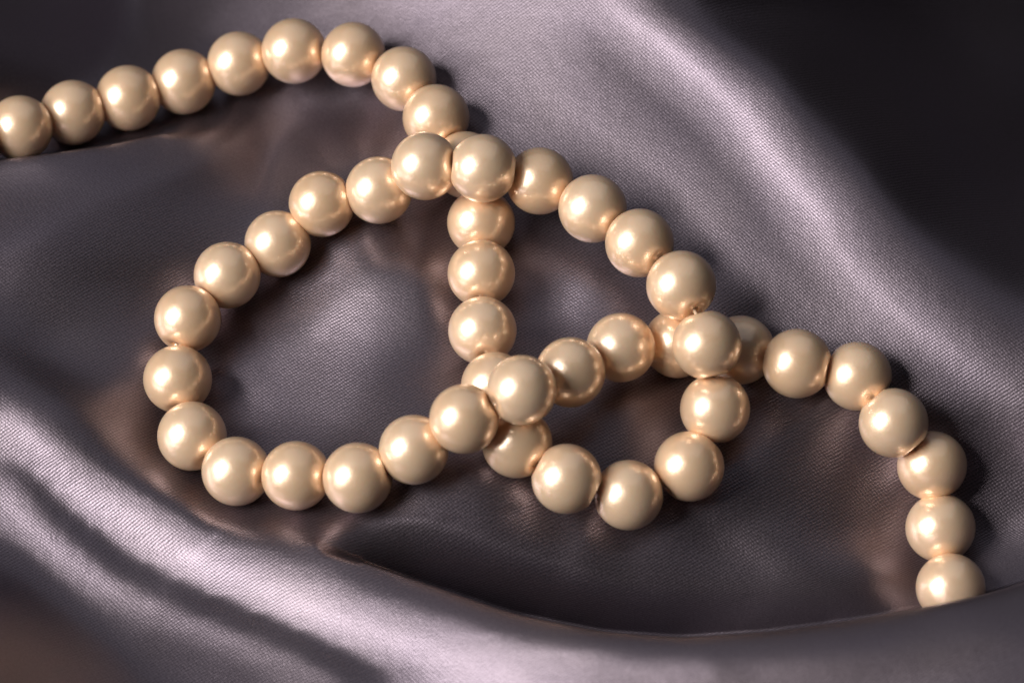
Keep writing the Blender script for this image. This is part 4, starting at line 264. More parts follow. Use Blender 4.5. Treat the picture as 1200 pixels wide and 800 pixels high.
HEIGHT_FRONT = [
 [153,155,167,185,203,220,236,251,267,283,303,323,343,365,389,415,443,471,501,532,564,596,628,660,692,725,756,788,819,850,881,911,940,970,998,1027,1055,1082,1109,1135,1161,1187,1212,1236,1260,1284,1307,1329,1351,1372,1393,1413,1433,1452,1470,1489,1506,1523,1539,1555,1571,1586,1600,1614,1628,1640,1653,1665,1677,1688,1699,1709,1719,1729,1738,1747,1755,1763,1771,1779,1786,1792,1798,1804,1810,1815,1820,1825,1829,1833,1836,1839,1842,1845,1847,1849,1851,1853,1854,1855,1856,1857,1858,1858,1859,1859,1860,1860,1860],
 [144,147,160,177,193,209,223,238,252,269,288,309,331,356,382,410,439,469,501,533,565,598,631,663,696,728,760,792,824,855,885,915,945,974,1003,1031,1059,1086,1113,1140,1166,1191,1216,1240,1264,1288,1311,1333,1355,1376,1397,1417,1437,1456,1475,1493,1510,1527,1543,1559,1575,1590,1604,1618,1631,1644,1657,1669,1680,1691,1702,1713,1723,1732,1741,1750,1759,1767,1774,1782,1789,1795,1802,1808,1813,1818,1823,1828,1832,1836,1839,1842,1845,1848,1850,1852,1854,1855,1857,1858,1859,1860,1860,1861,1861,1862,1862,1862,1862],
 [133,137,150,164,179,193,207,222,237,254,274,296,321,347,375,405,436,468,500,533,567,600,633,667,700,732,765,797,828,859,890,920,949,979,1007,1036,1063,1091,1118,1144,1170,1195,1220,1245,1269,1292,1315,1337,1359,1381,1401,1421,1441,1460,1479,1497,1514,1531,1547,1563,1579,1593,1608,1622,1635,1648,1660,1672,1684,1695,1706,1716,1726,1735,1745,1753,1762,1770,1778,1785,1792,1799,1805,1811,1816,1822,1827,1831,1835,1839,1842,1846,1848,1851,1853,1855,1857,1858,1860,1861,1862,1862,1863,1863,1864,1864,1864,1865,1865],
 [119,124,135,147,159,173,188,205,222,241,262,286,312,340,370,401,434,467,500,535,569,603,637,671,704,737,769,801,833,864,894,924,954,983,1012,1040,1068,1095,1122,1148,1174,1200,1225,1249,1273,1297,1319,1342,1364,1385,1406,1426,1445,1465,1483,1501,1518,1535,1552,1567,1583,1597,1612,1626,1639,1652,1664,1676,1687,1699,1709,1720,1729,1739,1748,1757,1765,1773,1781,1788,1795,1802,1808,1814,1820,1825,1830,1834,1839,1842,1846,1849,1852,1854,1856,1858,1860,1861,1863,1864,1864,1865,1866,1866,1866,1867,1867,1867,1867],
 [102,106,116,127,138,152,168,187,207,229,252,277,305,334,366,399,432,467,502,537,572,607,641,675,709,742,774,806,838,869,899,929,959,988,1017,1045,1073,1100,1127,1153,1179,1204,1229,1254,1278,1301,1324,1346,1368,1389,1410,1430,1450,1469,1488,1505,1523,1540,1556,1572,1587,1602,1616,1630,1643,1656,1668,1680,1691,1702,1713,1723,1733,1743,1752,1760,1769,1777,1785,1792,1799,1806,1812,1818,1823,1829,1834,1838,1842,1846,1849,1852,1855,1858,1860,1862,1863,1864,1866,1867,1867,1868,1868,1869,1869,1869,1869,1870,1870],
 [82,85,94,106,119,134,151,172,195,219,243,270,299,330,363,397,433,468,504,540,576,611,646,680,714,747,780,812,843,874,905,935,964,993,1022,1050,1077,1105,1131,1158,1184,1209,1234,1259,1282,1306,1329,1351,1373,1394,1415,1435,1455,1474,1492,1510,1528,1544,1561,1576,1591,1606,1620,1634,1647,1660,1672,1684,1695,1706,1717,1727,1737,1746,1755,1764,1773,1781,1788,1796,1803,1809,1816,1822,1827,1833,1837,1842,1846,1850,1853,1856,1859,1861,1863,1865,1867,1868,1869,1870,1870,1871,1871,1872,1872,1872,1872,1872,1872],
 [64,65,74,87,102,119,138,161,185,211,237,265,295,328,363,398,435,472,509,545,582,617,652,687,721,754,786,818,850,880,911,940,970,999,1027,1055,1083,1110,1137,1163,1189,1214,1239,1264,1288,1311,1334,1356,1378,1399,1420,1440,1460,1479,1497,1515,1533,1549,1565,1581,1596,1611,1625,1638,1652,1664,1676,1688,1699,1710,1721,1731,1741,1750,1759,1768,1777,1785,1792,1800,1807,1813,1820,1826,1831,1837,1841,1846,1850,1854,1857,1860,1863,1865,1867,1869,1870,1871,1872,1873,1874,1874,1875,1875,1875,1875,1875,1875,1875],
 [51,52,58,72,90,110,131,155,181,207,234,263,294,329,365,402,439,477,515,552,589,625,660,695,728,761,794,825,856,887,917,947,976,1004,1033,1061,1088,1115,1142,1168,1194,1220,1245,1269,1293,1316,1339,1362,1384,1405,1426,1446,1465,1484,1503,1521,1538,1555,1571,1586,1601,1616,1630,1643,1656,1669,1681,1693,1704,1715,1725,1735,1745,1755,1764,1772,1781,1789,1796,1804,1811,1818,1824,1830,1836,1841,1846,1850,1854,1858,1862,1864,1867,1869,1871,1873,1874,1875,1876,1877,1877,1878,1878,1878,1878,1878,1878,1878,1878],
 [48,48,53,66,85,106,129,154,180,207,235,264,297,332,370,408,447,485,524,561,598,634,669,704,737,770,802,833,864,894,924,953,982,1011,1039,1067,1094,1121,1148,1174,1200,1225,1250,1275,1299,1322,1345,1368,1390,1411,1432,1452,1471,1490,1509,1526,1544,1560,1576,1592,1607,1621,1635,1648,1661,1674,1686,1698,1709,1719,1730,1740,1750,1759,1768,1777,1785,1793,1801,1808,1815,1822,1829,1835,1840,1846,1851,1855,1859,1863,1866,1869,1872,1874,1876,1877,1879,1880,1880,1881,1881,1882,1882,1882,1882,1882,1882,1881,1881],
 [57,54,58,70,88,110,134,159,185,213,242,271,304,340,378,417,457,496,535,573,609,645,680,714,747,779,811,842,872,902,931,960,989,1017,1045,1073,1100,1127,1154,1180,1206,1231,1256,1281,1305,1328,1351,1374,1396,1417,1438,1458,1477,1496,1515,1532,1550,1566,1582,1598,1612,1627,1641,1654,1667,1679,1691,1703,1714,1724,1735,1745,1754,1764,1773,1781,1790,1798,1806,1813,1820,1827,1834,1840,1845,1851,1856,1860,1864,1868,1871,1874,1877,1879,1881,1882,1883,1884,1885,1885,1886,1886,1886,1886,1886,1885,1885,1885,1885],
 [77,70,72,83,99,120,144,169,196,224,253,282,315,352,391,430,470,510,549,586,623,659,693,726,759,790,821,851,881,910,939,968,996,1024,1052,1079,1107,1133,1160,1186,1212,1238,1263,1287,1311,1335,1358,1381,1402,1424,1445,1465,1484,1503,1521,1539,1556,1573,1589,1604,1619,1633,1647,1660,1673,1685,1697,1708,1719,1730,1740,1750,1759,1769,1778,1786,1795,1803,1811,1818,1825,1832,1839,1845,1851,1856,1861,1866,1870,1874,1877,1880,1882,1885,1886,1888,1889,1889,1890,1890,1890,1890,1890,1890,1890,1890,1889,1889,1889],
 [106,95,92,99,113,133,156,182,210,238,267,296,330,367,407,447,487,527,566,603,639,674,707,740,771,802,832,861,890,919,948,976,1004,1031,1059,1086,1113,1140,1167,1193,1219,1244,1270,1294,1318,1342,1365,1388,1410,1431,1452,1472,1491,1510,1528,1546,1563,1579,1595,1611,1625,1639,1653,1666,1679,1691,1703,1714,1725,1735,1745,1755,1765,1774,1783,1792,1800,1808,1816,1824,1831,1838,1845,1851,1857,1862,1867,1872,1876,1880,1883,1886,1889,1891,1892,1893,1894,1895,1895,1895,1895,1895,1895,1895,1894,1894,1894,1894,1893],
 [146,127,119,121,131,148,170,196,225,254,283,313,348,387,427,468,508,548,586,622,657,691,723,755,785,815,844,872,900,928,956,984,1011,1039,1066,1093,1120,1147,1174,1200,1226,1252,1277,1301,1326,1349,1373,1395,1417,1439,1459,1479,1499,1518,1536,1554,1570,1587,1603,1618,1632,1646,1660,1673,1685,1697,1709,1720,1731,1741,1751,1761,1770,1780,1789,1797,1806,1814,1822,1829,1837,1844,1851,1857,1863,1869,1874,1879,1883,1887,1890,1893,1895,1897,1899,1900,1901,1901,1901,1901,1901,1901,1901,1900,1900,1899,1899,1899,1898],
 [195,167,152,148,154,168,188,213,241,272,303,334,371,411,452,493,534,572,609,644,678,710,741,771,800,828,856,884,911,938,965,992,1020,1047,1074,1101,1128,1154,1181,1207,1233,1259,1284,1309,1334,1357,1381,1403,1425,1447,1467,1488,1507,1526,1544,1562,1578,1595,1610,1625,1640,1654,1667,1680,1692,1704,1716,1727,1737,1747,1757,1767,1776,1786,1794,1803,1812,1820,1828,1836,1843,1850,1857,1864,1870,1876,1881,1886,1891,1894,1898,1901,1903,1905,1906,1907,1908,1908,1908,1908,1908,1907,1907,1906,1906,1905,1905,1904,1904],
 [255,217,193,182,183,194,212,235,264,296,329,362,400,441,483,524,563,600,636,669,701,731,760,788,816,843,869,896,922,948,975,1001,1028,1055,1082,1108,1135,1162,1189,1215,1241,1267,1292,1317,1342,1366,1389,1412,1434,1455,1476,1496,1516,1535,1553,1570,1587,1603,1619,1633,1648,1661,1675,1687,1700,1711,1723,1733,1744,1754,1764,1773,1783,1792,1801,1809,1818,1826,1834,1842,1850,1857,1864,1871,1878,1884,1889,1894,1899,1903,1906,1909,1911,1913,1914,1915,1916,1916,1916,1915,1915,1914,1914,1913,1912,1912,1911,1911,1910],
 [319,274,241,224,220,228,245,267,296,329,364,398,437,478,519,559,596,632,665,696,726,754,781,807,832,858,883,908,933,958,984,1010,1036,1063,1090,1116,1143,1170,1197,1223,1249,1275,1301,1326,1351,1375,1398,1421,1443,1465,1485,1506,1525,1544,1562,1579,1596,1612,1627,1642,1656,1670,1683,1695,1707,1719,1730,1741,1751,1761,1771,1780,1789,1798,1807,1816,1824,1833,1841,1849,1857,1865,1872,1879,1886,1892,1898,1903,1908,1912,1915,1918,1920,1922,1923,1924,1924,1924,1924,1923,1923,1922,1921,1920,1920,1919,1918,1918,1917],
 [382,336,298,273,267,274,291,315,345,378,411,444,483,522,561,599,634,667,697,725,752,778,802,826,849,873,896,920,944,969,994,1019,1045,1071,1098,1124,1151,1178,1205,1232,1258,1284,1310,1335,1360,1384,1408,1431,1453,1474,1495,1515,1535,1553,1571,1589,1605,1621,1636,1651,1665,1679,1691,1704,1716,1727,1738,1748,1759,1768,1778,1787,1796,1805,1814,1823,1831,1840,1848,1856,1865,1872,1880,1887,1894,1901,1907,1913,1917,1922,1925,1928,1930,1932,1933,1934,1934,1934,1933,1933,1932,1931,1930,1929,1928,1927,1927,1926,1926],
 [439,397,359,332,325,332,352,378,407,438,469,500,536,572,608,642,674,703,731,756,779,802,824,845,866,888,910,932,955,979,1003,1028,1053,1079,1106,1133,1160,1187,1214,1240,1267,1293,1319,1345,1370,1394,1418,1441,1463,1485,1506,1526,1545,1564,1582,1599,1615,1631,1646,1661,1675,1688,1701,1713,1724,1736,1746,1757,1767,1776,1786,1795,1804,1813,1822,1830,1839,1847,1856,1864,1873,1881,1889,1897,1904,1911,1917,1923,1928,1933,1936,1939,1941,1943,1944,1944,1944,1944,1944,1943,1942,1941,1940,1939,1938,1937,1936,1936,1935],
 [480,450,419,397,393,402,422,446,475,504,533,562,593,626,658,688,716,742,765,786,807,826,845,864,883,902,923,944,966,988,1012,1037,1062,1088,1114,1141,1168,1195,1223,1250,1277,1303,1329,1355,1380,1405,1428,1452,1474,1496,1517,1537,1556,1574,1592,1609,1626,1641,1656,1671,1685,1698,1710,1722,1734,1745,1755,1765,1775,1784,1794,1803,1812,1820,1829,1838,1847,1855,1864,1872,1881,1890,1898,1906,1914,1921,1928,1935,1940,1945,1948,1951,1954,1955,1956,1956,1956,1956,1955,1954,1953,1952,1951,1950,1949,1948,1947,1947,1947],
 [489,479,463,454,458,472,491,515,541,568,596,622,650,679,707,733,757,779,799,816,833,849,866,882,899,917,935,955,976,998,1021,1045,1070,1096,1123,1150,1177,1204,1232,1259,1286,1313,1340,1366,1391,1416,1440,1463,1486,1507,1528,1548,1567,1586,1604,1621,1637,1652,1667,1681,1695,1708,1720,1732,1743,1754,1764,1774,1784,1793,1802,1811,1820,1829,1837,1846,1855,1863,1872,1881,1890,1899,1908,1917,1925,1933,1940,1947,1953,1958,1962,1965,1967,1969,1970,1970,1970,1969,1968,1967,1966,1965,1964,1963,1962,1961,1960,1960,1960],
 [469,476,477,486,505,527,550,574,599,625,651,676,701,727,752,776,796,815,830,845,858,871,885,899,914,930,947,966,986,1007,1030,1054,1079,1105,1131,1158,1186,1214,1242,1269,1297,1324,1351,1377,1403,1428,1452,1475,1498,1519,1540,1560,1579,1598,1615,1632,1648,1664,1679,1693,1706,1719,1731,1742,1753,1764,1774,1784,1793,1802,1811,1820,1828,1837,1846,1854,1863,1872,1881,1890,1900,1909,1918,1928,1937,1945,1953,1961,1967,1972,1977,1980,1982,1984,1984,1984,1984,1984,1983,1982,1980,1979,1978,1977,1976,1976,1975,1975,1975],
 [434,445,460,489,521,553,584,613,641,668,694,719,743,768,791,812,831,846,858,870,880,891,902,914,927,942,958,975,995,1015,1038,1062,1087,1113,1140,1167,1195,1224,1252,1280,1308,1335,1362,1389,1415,1440,1464,1488,1510,1532,1553,1573,1592,1610,1628,1644,1660,1676,1690,1704,1717,1730,1742,1753,1764,1774,1784,1794,1803,1812,1820,1829,1838,1846,1855,1863,1872,1881,1891,1900,1910,1920,1930,1940,1949,1959,1968,1975,1982,1988,1993,1996,1999,2000,2001,2001,2000,2000,1999,1998,1997,1996,1995,1994,1993,1993,1993,1993,1993],
 [399,419,447,483,519,556,592,628,661,692,720,746,771,797,819,840,859,871,881,890,899,908,917,928,940,953,968,985,1003,1024,1046,1070,1095,1122,1149,1177,1205,1234,1262,1291,1319,1347,1374,1401,1427,1453,1477,1501,1524,1545,1566,1586,1605,1623,1641,1657,1673,1688,1703,1716,1729,1742,1754,1765,1775,1785,1795,1804,1813,1822,1830,1839,1847,1856,1864,1873,1882,1891,1900,1910,1920,1931,1942,1952,1963,1973,1983,1992,1999,2006,2010,2014,2017,2018,2019,2019,2018,2018,2017,2016,2015,2015,2014,2013,2013,2013,2014,2014,2015],
 [368,397,430,468,506,546,585,623,660,695,727,757,784,809,833,856,877,889,898,906,913,921,930,940,951,963,977,993,1011,1032,1054,1078,1104,1131,1158,1187,1216,1245,1274,1303,1331,1359,1387,1414,1441,1466,1491,1515,1538,1559,1580,1600,1619,1637,1654,1670,1686,1701,1715,1729,1742,1754,1766,1777,1787,1797,1806,1815,1824,1832,1841,1849,1857,1866,1874,1883,1892,1901,1911,1921,1932,1943,1954,1966,1977,1989,1999,2009,2018,2025,2030,2034,2036,2038,2038,2038,2038,2038,2038,2037,2037,2036,2036,2036,2036,2037,2038,2039,2042],
 [340,374,410,450,490,532,573,613,651,688,722,755,785,812,837,860,880,895,907,916,924,932,941,950,961,972,986,1001,1019,1040,1062,1087,1113,1140,1168,1197,1226,1256,1285,1315,1344,1373,1401,1428,1455,1481,1505,1529,1552,1574,1594,1614,1632,1650,1667,1684,1699,1714,1728,1742,1755,1767,1778,1789,1799,1809,1818,1827,1835,1843,1852,1860,1868,1876,1885,1894,1903,1912,1922,1933,1944,1955,1967,1980,1993,2005,2017,2028,2037,2045,2051,2055,2058,2059,2060,2060,2060,2061,2061,2061,2061,2060,2061,2062,2063,2065,2068,2070,2073],
 [317,350,387,427,469,512,555,596,636,675,710,744,775,804,831,857,879,897,911,922,932,941,950,960,970,981,995,1010,1028,1048,1071,1096,1123,1150,1179,1208,1238,1268,1298,1328,1357,1386,1415,1442,1469,1495,1520,1544,1567,1589,1609,1628,1647,1664,1681,1697,1713,1728,1742,1755,1768,1780,1791,1802,1812,1821,1830,1839,1847,1855,1863,1871,1880,1888,1897,1905,1915,1924,1934,1945,1957,1969,1982,1995,2009,2023,2036,2048,2059,2068,2074,2079,2081,2083,2084,2084,2085,2086,2087,2087,2088,2088,2090,2092,2094,2097,2099,2102,2104],
 [297,328,366,404,446,489,533,576,618,658,694,730,761,792,820,847,871,893,911,926,938,950,960,970,980,991,1004,1020,1037,1058,1081,1106,1133,1162,1191,1221,1251,1281,1311,1341,1371,1400,1429,1457,1485,1511,1536,1560,1582,1604,1624,1643,1661,1679,1695,1711,1726,1741,1755,1769,1781,1793,1805,1815,1825,1834,1843,1851,1860,1868,1876,1884,1892,1901,1909,1918,1927,1937,1948,1959,1970,1983,1997,2011,2026,2042,2056,2070,2082,2091,2099,2104,2107,2109,2110,2110,2112,2114,2116,2118,2119,2120,2122,2124,2126,2128,2131,2133,2136],
 [285,312,349,385,426,468,511,553,596,636,674,710,743,774,803,831,856,879,900,920,937,953,967,980,991,1003,1016,1031,1048,1070,1093,1118,1146,1175,1204,1234,1265,1295,1326,1356,1386,1415,1444,1473,1500,1527,1552,1576,1598,1619,1639,1658,1676,1693,1709,1725,1740,1755,1769,1783,1795,1807,1819,1829,1839,1848,1856,1865,1873,1881,1889,1897,1906,1914,1923,1932,1941,1952,1962,1974,1986,1998,2013,2028,2044,2061,2078,2093,2106,2117,2125,2130,2134,2137,2138,2139,2142,2145,2148,2150,2152,2153,2154,2156,2157,2160,2162,2164,2167],
 [297,309,338,371,409,449,491,532,573,613,652,688,721,753,783,811,837,861,884,905,926,947,965,982,998,1013,1028,1045,1063,1085,1108,1133,1161,1189,1219,1249,1279,1310,1341,1371,1401,1431,1460,1489,1516,1543,1568,1592,1614,1635,1655,1673,1690,1707,1723,1738,1754,1769,1783,1797,1809,1821,1833,1843,1853,1862,1870,1878,1886,1894,1903,1912,1920,1929,1938,1947,1957,1968,1979,1991,2003,2016,2030,2046,2064,2082,2100,2117,2131,2142,2152,2158,2163,2167,2170,2173,2176,2179,2182,2184,2185,2185,2186,2187,2189,2190,2192,2194,2197],
 [328,345,366,387,410,439,476,515,554,592,630,664,696,729,759,787,814,839,862,885,907,928,949,969,989,1010,1032,1054,1076,1100,1125,1151,1178,1206,1235,1265,1296,1326,1357,1387,1417,1447,1476,1505,1533,1559,1584,1608,1630,1651,1670,1688,1704,1720,1736,1752,1767,1782,1797,1811,1824,1836,1847,1857,1867,1876,1884,1893,1901,1909,1918,1927,1937,1946,1955,1965,1975,1986,1998,2010,2022,2035,2050,2067,2085,2103,2122,2140,2155,2168,2178,2186,2192,2197,2202,2206,2209,2212,2215,2216,2217,2217,2217,2217,2218,2219,2221,2223,2225],
 [343,372,398,420,438,454,475,504,539,575,610,641,673,703,732,761,788,814,838,861,884,906,928,951,974,998,1024,1051,1079,1108,1137,1166,1195,1224,1253,1283,1313,1343,1374,1403,1433,1463,1493,1522,1549,1576,1601,1624,1646,1667,1685,1702,1718,1733,1749,1764,1780,1795,1810,1824,1838,1850,1861,1872,1882,1891,1899,1907,1915,1924,1934,1944,1954,1965,1974,1984,1995,2007,2020,2033,2046,2058,2074,2090,2108,2126,2144,2161,2176,2190,2202,2212,2220,2226,2232,2236,2240,2243,2245,2246,2246,2246,2245,2245,2245,2246,2247,2249,2251],
 [339,371,403,434,461,484,506,529,552,570,596,623,654,681,708,734,760,784,809,833,857,881,905,929,954,981,1009,1039,1069,1101,1134,1168,1202,1236,1268,1300,1331,1361,1391,1420,1450,1480,1510,1539,1566,1591,1616,1640,1662,1682,1699,1715,1730,1745,1761,1776,1792,1808,1823,1838,1852,1864,1875,1886,1896,1905,1914,1923,1931,1941,1951,1962,1974,1986,1997,2007,2019,2032,2045,2059,2074,2088,2104,2119,2135,2151,2167,2182,2196,2210,2222,2232,2242,2249,2255,2260,2264,2267,2269,2271,2270,2269,2268,2267,2267,2268,2270,2271,2274],
 [332,365,399,433,466,498,527,555,577,593,606,617,638,661,686,710,733,756,780,804,829,854,880,906,933,962,992,1023,1054,1089,1124,1160,1197,1235,1273,1309,1343,1376,1407,1437,1468,1498,1527,1555,1581,1606,1630,1654,1676,1695,1712,1727,1742,1756,1772,1788,1804,1820,1836,1851,1865,1877,1889,1899,1910,1920,1930,1939,1947,1958,1970,1982,1995,2008,2022,2035,2048,2060,2073,2087,2101,2115,2129,2144,2158,2171,2184,2197,2210,2222,2233,2244,2253,2261,2268,2273,2277,2280,2283,2286,2286,2285,2285,2285,2285,2286,2288,2291,2293],
 [329,361,393,426,459,493,527,559,587,611,629,643,655,663,674,689,711,732,755,778,803,827,853,880,909,940,971,1004,1037,1072,1108,1145,1184,1223,1262,1302,1340,1377,1412,1446,1478,1510,1540,1568,1595,1620,1644,1667,1688,1706,1722,1737,1752,1766,1782,1798,1815,1832,1848,1864,1877,1890,1901,1911,1922,1933,1944,1955,1966,1978,1991,2004,2017,2031,2044,2058,2071,2083,2095,2107,2120,2132,2144,2156,2168,2179,2190,2200,2210,2220,2230,2239,2248,2255,2262,2269,2275,2280,2285,2290,2293,2294,2295,2296,2298,2300,2303,2306,2309],
 [330,360,391,422,454,488,522,555,585,614,639,662,678,685,687,686,696,712,733,756,779,803,829,855,885,917,949,982,1017,1054,1090,1129,1168,1208,1248,1288,1328,1367,1404,1440,1474,1508,1539,1569,1598,1625,1650,1673,1694,1712,1729,1745,1760,1776,1792,1809,1826,1843,1859,1875,1889,1900,1911,1922,1932,1944,1955,1967,1979,1992,2006,2019,2032,2045,2058,2070,2082,2093,2103,2113,2124,2133,2143,2152,2161,2170,2179,2188,2197,2206,2214,2223,2230,2238,2246,2254,2262,2270,2278,2286,2292,2296,2300,2303,2307,2310,2314,2318,2322],
 [339,366,394,423,454,485,518,550,579,607,633,659,681,699,708,713,717,720,726,740,761,784,809,835,866,896,928,961,996,1032,1070,1109,1149,1189,1230,1271,1312,1351,1388,1425,1459,1493,1525,1555,1585,1612,1637,1662,1683,1704,1724,1742,1760,1777,1794,1811,1828,1845,1862,1878,1892,1904,1914,1924,1935,1946,1957,1969,1981,1993,2005,2018,2030,2041,2052,2062,2072,2081,2090,2099,2107,2116,2124,2132,2140,2148,2156,2165,2174,2183,2192,2201,2210,2220,2229,2239,2249,2259,2268,2278,2287,2295,2301,2306,2311,2316,2321,2327,2332],
 [349,374,401,429,457,487,517,546,574,601,626,651,674,697,717,734,744,747,744,744,752,769,793,820,849,878,908,941,975,1011,1049,1088,1128,1169,1211,1252,1294,1333,1372,1408,1443,1477,1509,1539,1567,1594,1619,1643,1664,1685,1705,1724,1742,1760,1777,1794,1811,1828,1844,1860,1875,1888,1898,1907,1917,1927,1939,1950,1962,1974,1985,1997,2008,2018,2028,2037,2046,2055,2063,2071,2079,2087,2095,2104,2112,2120,2129,2139,2149,2159,2170,2181,2193,2204,2216,2227,2238,2249,2259,2270,2281,2290,2299,2306,2313,2320,2326,2332,2338],
 [359,383,410,438,466,495,522,548,573,597,621,644,666,688,710,732,752,764,765,764,766,772,786,809,837,864,893,923,957,992,1029,1068,1107,1148,1190,1231,1273,1314,1353,1391,1426,1460,1491,1521,1549,1575,1599,1621,1641,1660,1678,1696,1713,1730,1747,1764,1780,1797,1812,1827,1842,1856,1866,1876,1886,1896,1906,1918,1930,1941,1952,1963,1973,1983,1993,2002,2011,2020,2028,2036,2045,2053,2062,2072,2082,2092,2103,2115,2127,2140,2152,2165,2178,2191,2204,2216,2228,2239,2250,2262,2274,2285,2295,2304,2312,2320,2328,2335,2342],
 [369,393,419,447,476,504,530,552,573,594,616,637,659,680,703,725,747,765,773,775,775,777,784,801,825,851,878,907,939,973,1010,1048,1087,1128,1169,1211,1252,1294,1334,1373,1409,1443,1474,1503,1530,1554,1577,1597,1615,1632,1649,1665,1681,1697,1713,1730,1745,1761,1776,1790,1804,1817,1828,1839,1849,1859,1870,1881,1892,1903,1914,1925,1935,1945,1955,1965,1974,1983,1992,2002,2011,2021,2032,2043,2055,2067,2081,2094,2108,2123,2137,2151,2166,2180,2193,2206,2218,2230,2242,2254,2266,2278,2290,2300,2310,2319,2327,2336,2344],
 [381,404,429,457,486,514,537,557,575,593,612,632,653,674,697,720,742,760,769,773,772,771,778,792,814,838,863,891,922,956,992,1029,1068,1108,1149,1191,1233,1274,1316,1355,1391,1425,1456,1484,1510,1532,1553,1571,1587,1602,1617,1633,1648,1663,1679,1694,1709,1724,1738,1752,1765,1777,1788,1800,1810,1821,1832,1843,1854,1865,1876,1887,1898,1909,1919,1929,1939,1950,1960,1971,1981,1993,2005,2018,2032,2046,2061,2076,2092,2107,2123,2139,2154,2168,2182,2196,2208,2221,2234,2246,2259,2272,2284,2295,2306,2316,2325,2335,2344],
 [395,416,441,468,496,522,543,560,575,591,609,628,648,670,693,716,737,753,760,763,761,761,767,781,801,823,848,875,906,939,974,1011,1050,1089,1130,1172,1213,1255,1297,1337,1373,1407,1437,1464,1488,1508,1525,1541,1555,1570,1584,1599,1613,1628,1643,1657,1671,1685,1699,1712,1725,1738,1750,1761,1772,1784,1795,1806,1817,1829,1840,1852,1863,1874,1885,1896,1907,1919,1930,1942,1955,1968,1981,1996,2011,2027,2043,2060,2076,2093,2110,2127,2142,2158,2172,2186,2199,2212,2226,2239,2252,2265,2277,2289,2301,2312,2322,2332,2342],
 [414,433,455,479,504,527,546,562,577,592,608,626,646,667,688,710,728,741,749,752,752,754,760,773,791,812,835,862,892,924,958,995,1032,1072,1112,1153,1194,1236,1277,1316,1352,1385,1414,1440,1463,1482,1498,1512,1526,1539,1553,1566,1580,1594,1607,1621,1634,1648,1661,1674,1687,1700,1712,1724,1735,1747,1758,1770,1781,1793,1805,1817,1829,1841,1853,1865,1877,1889,1902,1915,1929,1943,1958,1974,1990,2007,2025,2043,2060,2078,2096,2113,2130,2145,2161,2175,2189,2203,2217,2230,2244,2257,2270,2283,2295,2306,2317,2328,2339],
 [436,451,470,490,512,532,550,565,580,594,610,626,645,664,683,702,718,730,737,741,743,747,754,766,782,802,824,850,879,910,943,979,1016,1055,1094,1134,1175,1216,1255,1293,1328,1360,1389,1414,1436,1454,1470,1484,1497,1510,1522,1535,1548,1561,1574,1586,1599,1612,1625,1638,1650,1663,1675,1687,1699,1711,1722,1734,1746,1758,1771,1783,1796,1808,1821,1834,1847,1860,1874,1888,1903,1919,1935,1952,1970,1988,2006,2025,2044,2062,2081,2098,2116,2132,2148,2164,2179,2193,2208,2222,2236,2249,2263,2276,2288,2300,2312,2323,2335],
 [459,471,486,503,521,538,554,569,583,597,611,627,643,661,678,694,708,719,726,731,735,740,748,759,774,793,814,839,867,897,930,964,1000,1038,1077,1116,1155,1195,1233,1270,1304,1335,1362,1387,1408,1426,1442,1456,1468,1480,1492,1504,1517,1529,1541,1553,1565,1577,1590,1602,1615,1627,1639,1651,1663,1675,1687,1700,1712,1725,1737,1750,1763,1776,1790,1804,1818,1832,1847,1863,1879,1895,1913,1931,1949,1968,1987,2007,2026,2046,2065,2083,2101,2119,2136,2152,2167,2183,2198,2212,2227,2241,2254,2268,2281,2293,2306,2318,2330],
 [484,492,503,517,531,546,560,574,587,600,613,628,643,658,673,687,699,709,716,722,727,733,741,752,767,784,805,829,855,885,916,950,985,1022,1059,1097,1136,1173,1210,1245,1278,1308,1335,1359,1380,1398,1413,1427,1440,1452,1463,1474,1486,1497,1509,1520,1532,1544,1556,1568,1580,1592,1604,1616,1629,1641,1653,1666,1678,1691,1705,1718,1732,1745,1760,1774,1789,1805,1821,1837,1854,1872,1890,1909,1928,1948,1968,1989,2009,2029,2049,2068,2087,2105,2122,2139,2156,2172,2187,2202,2217,2232,2246,2259,2273,2286,2299,2311,2323],
 [509,513,521,531,543,555,567,579,591,603,616,628,642,655,668,680,691,700,707,713,719,726,734,745,759,776,796,819,845,873,903,936,970,1005,1042,1079,1116,1152,1188,1221,1253,1282,1308,1331,1352,1369,1385,1399,1411,1423,1434,1445,1455,1466,1477,1488,1499,1511,1522,1534,1546,1558,1570,1582,1594,1607,1619,1632,1645,1659,1672,1686,1701,1715,1730,1745,1761,1777,1794,1812,1830,1848,1868,1887,1908,1928,1949,1970,1991,2012,2032,2052,2072,2090,2109,2126,2143,2160,2176,2192,2207,2222,2237,2251,2264,2278,2291,2304,2317],
 [534,535,540,547,555,565,575,586,596,607,618,629,641,653,664,674,684,692,699,705,712,719,727,738,752,768,787,809,834,861,890,922,955,989,1024,1060,1095,1131,1165,1197,1228,1256,1281,1304,1324,1341,1356,1370,1382,1394,1404,1415,1425,1435,1446,1456,1467,1478,1489,1501,1512,1524,1536,1548,1561,1573,1586,1599,1613,1627,1641,1655,1670,1685,1701,1717,1733,1751,1768,1787,1806,1825,1845,1866,1887,1908,1930,1951,1973,1994,2015,2036,2056,2076,2095,2113,2131,2148,2165,2181,2197,2212,2227,2242,2256,2270,2283,2296,2309],
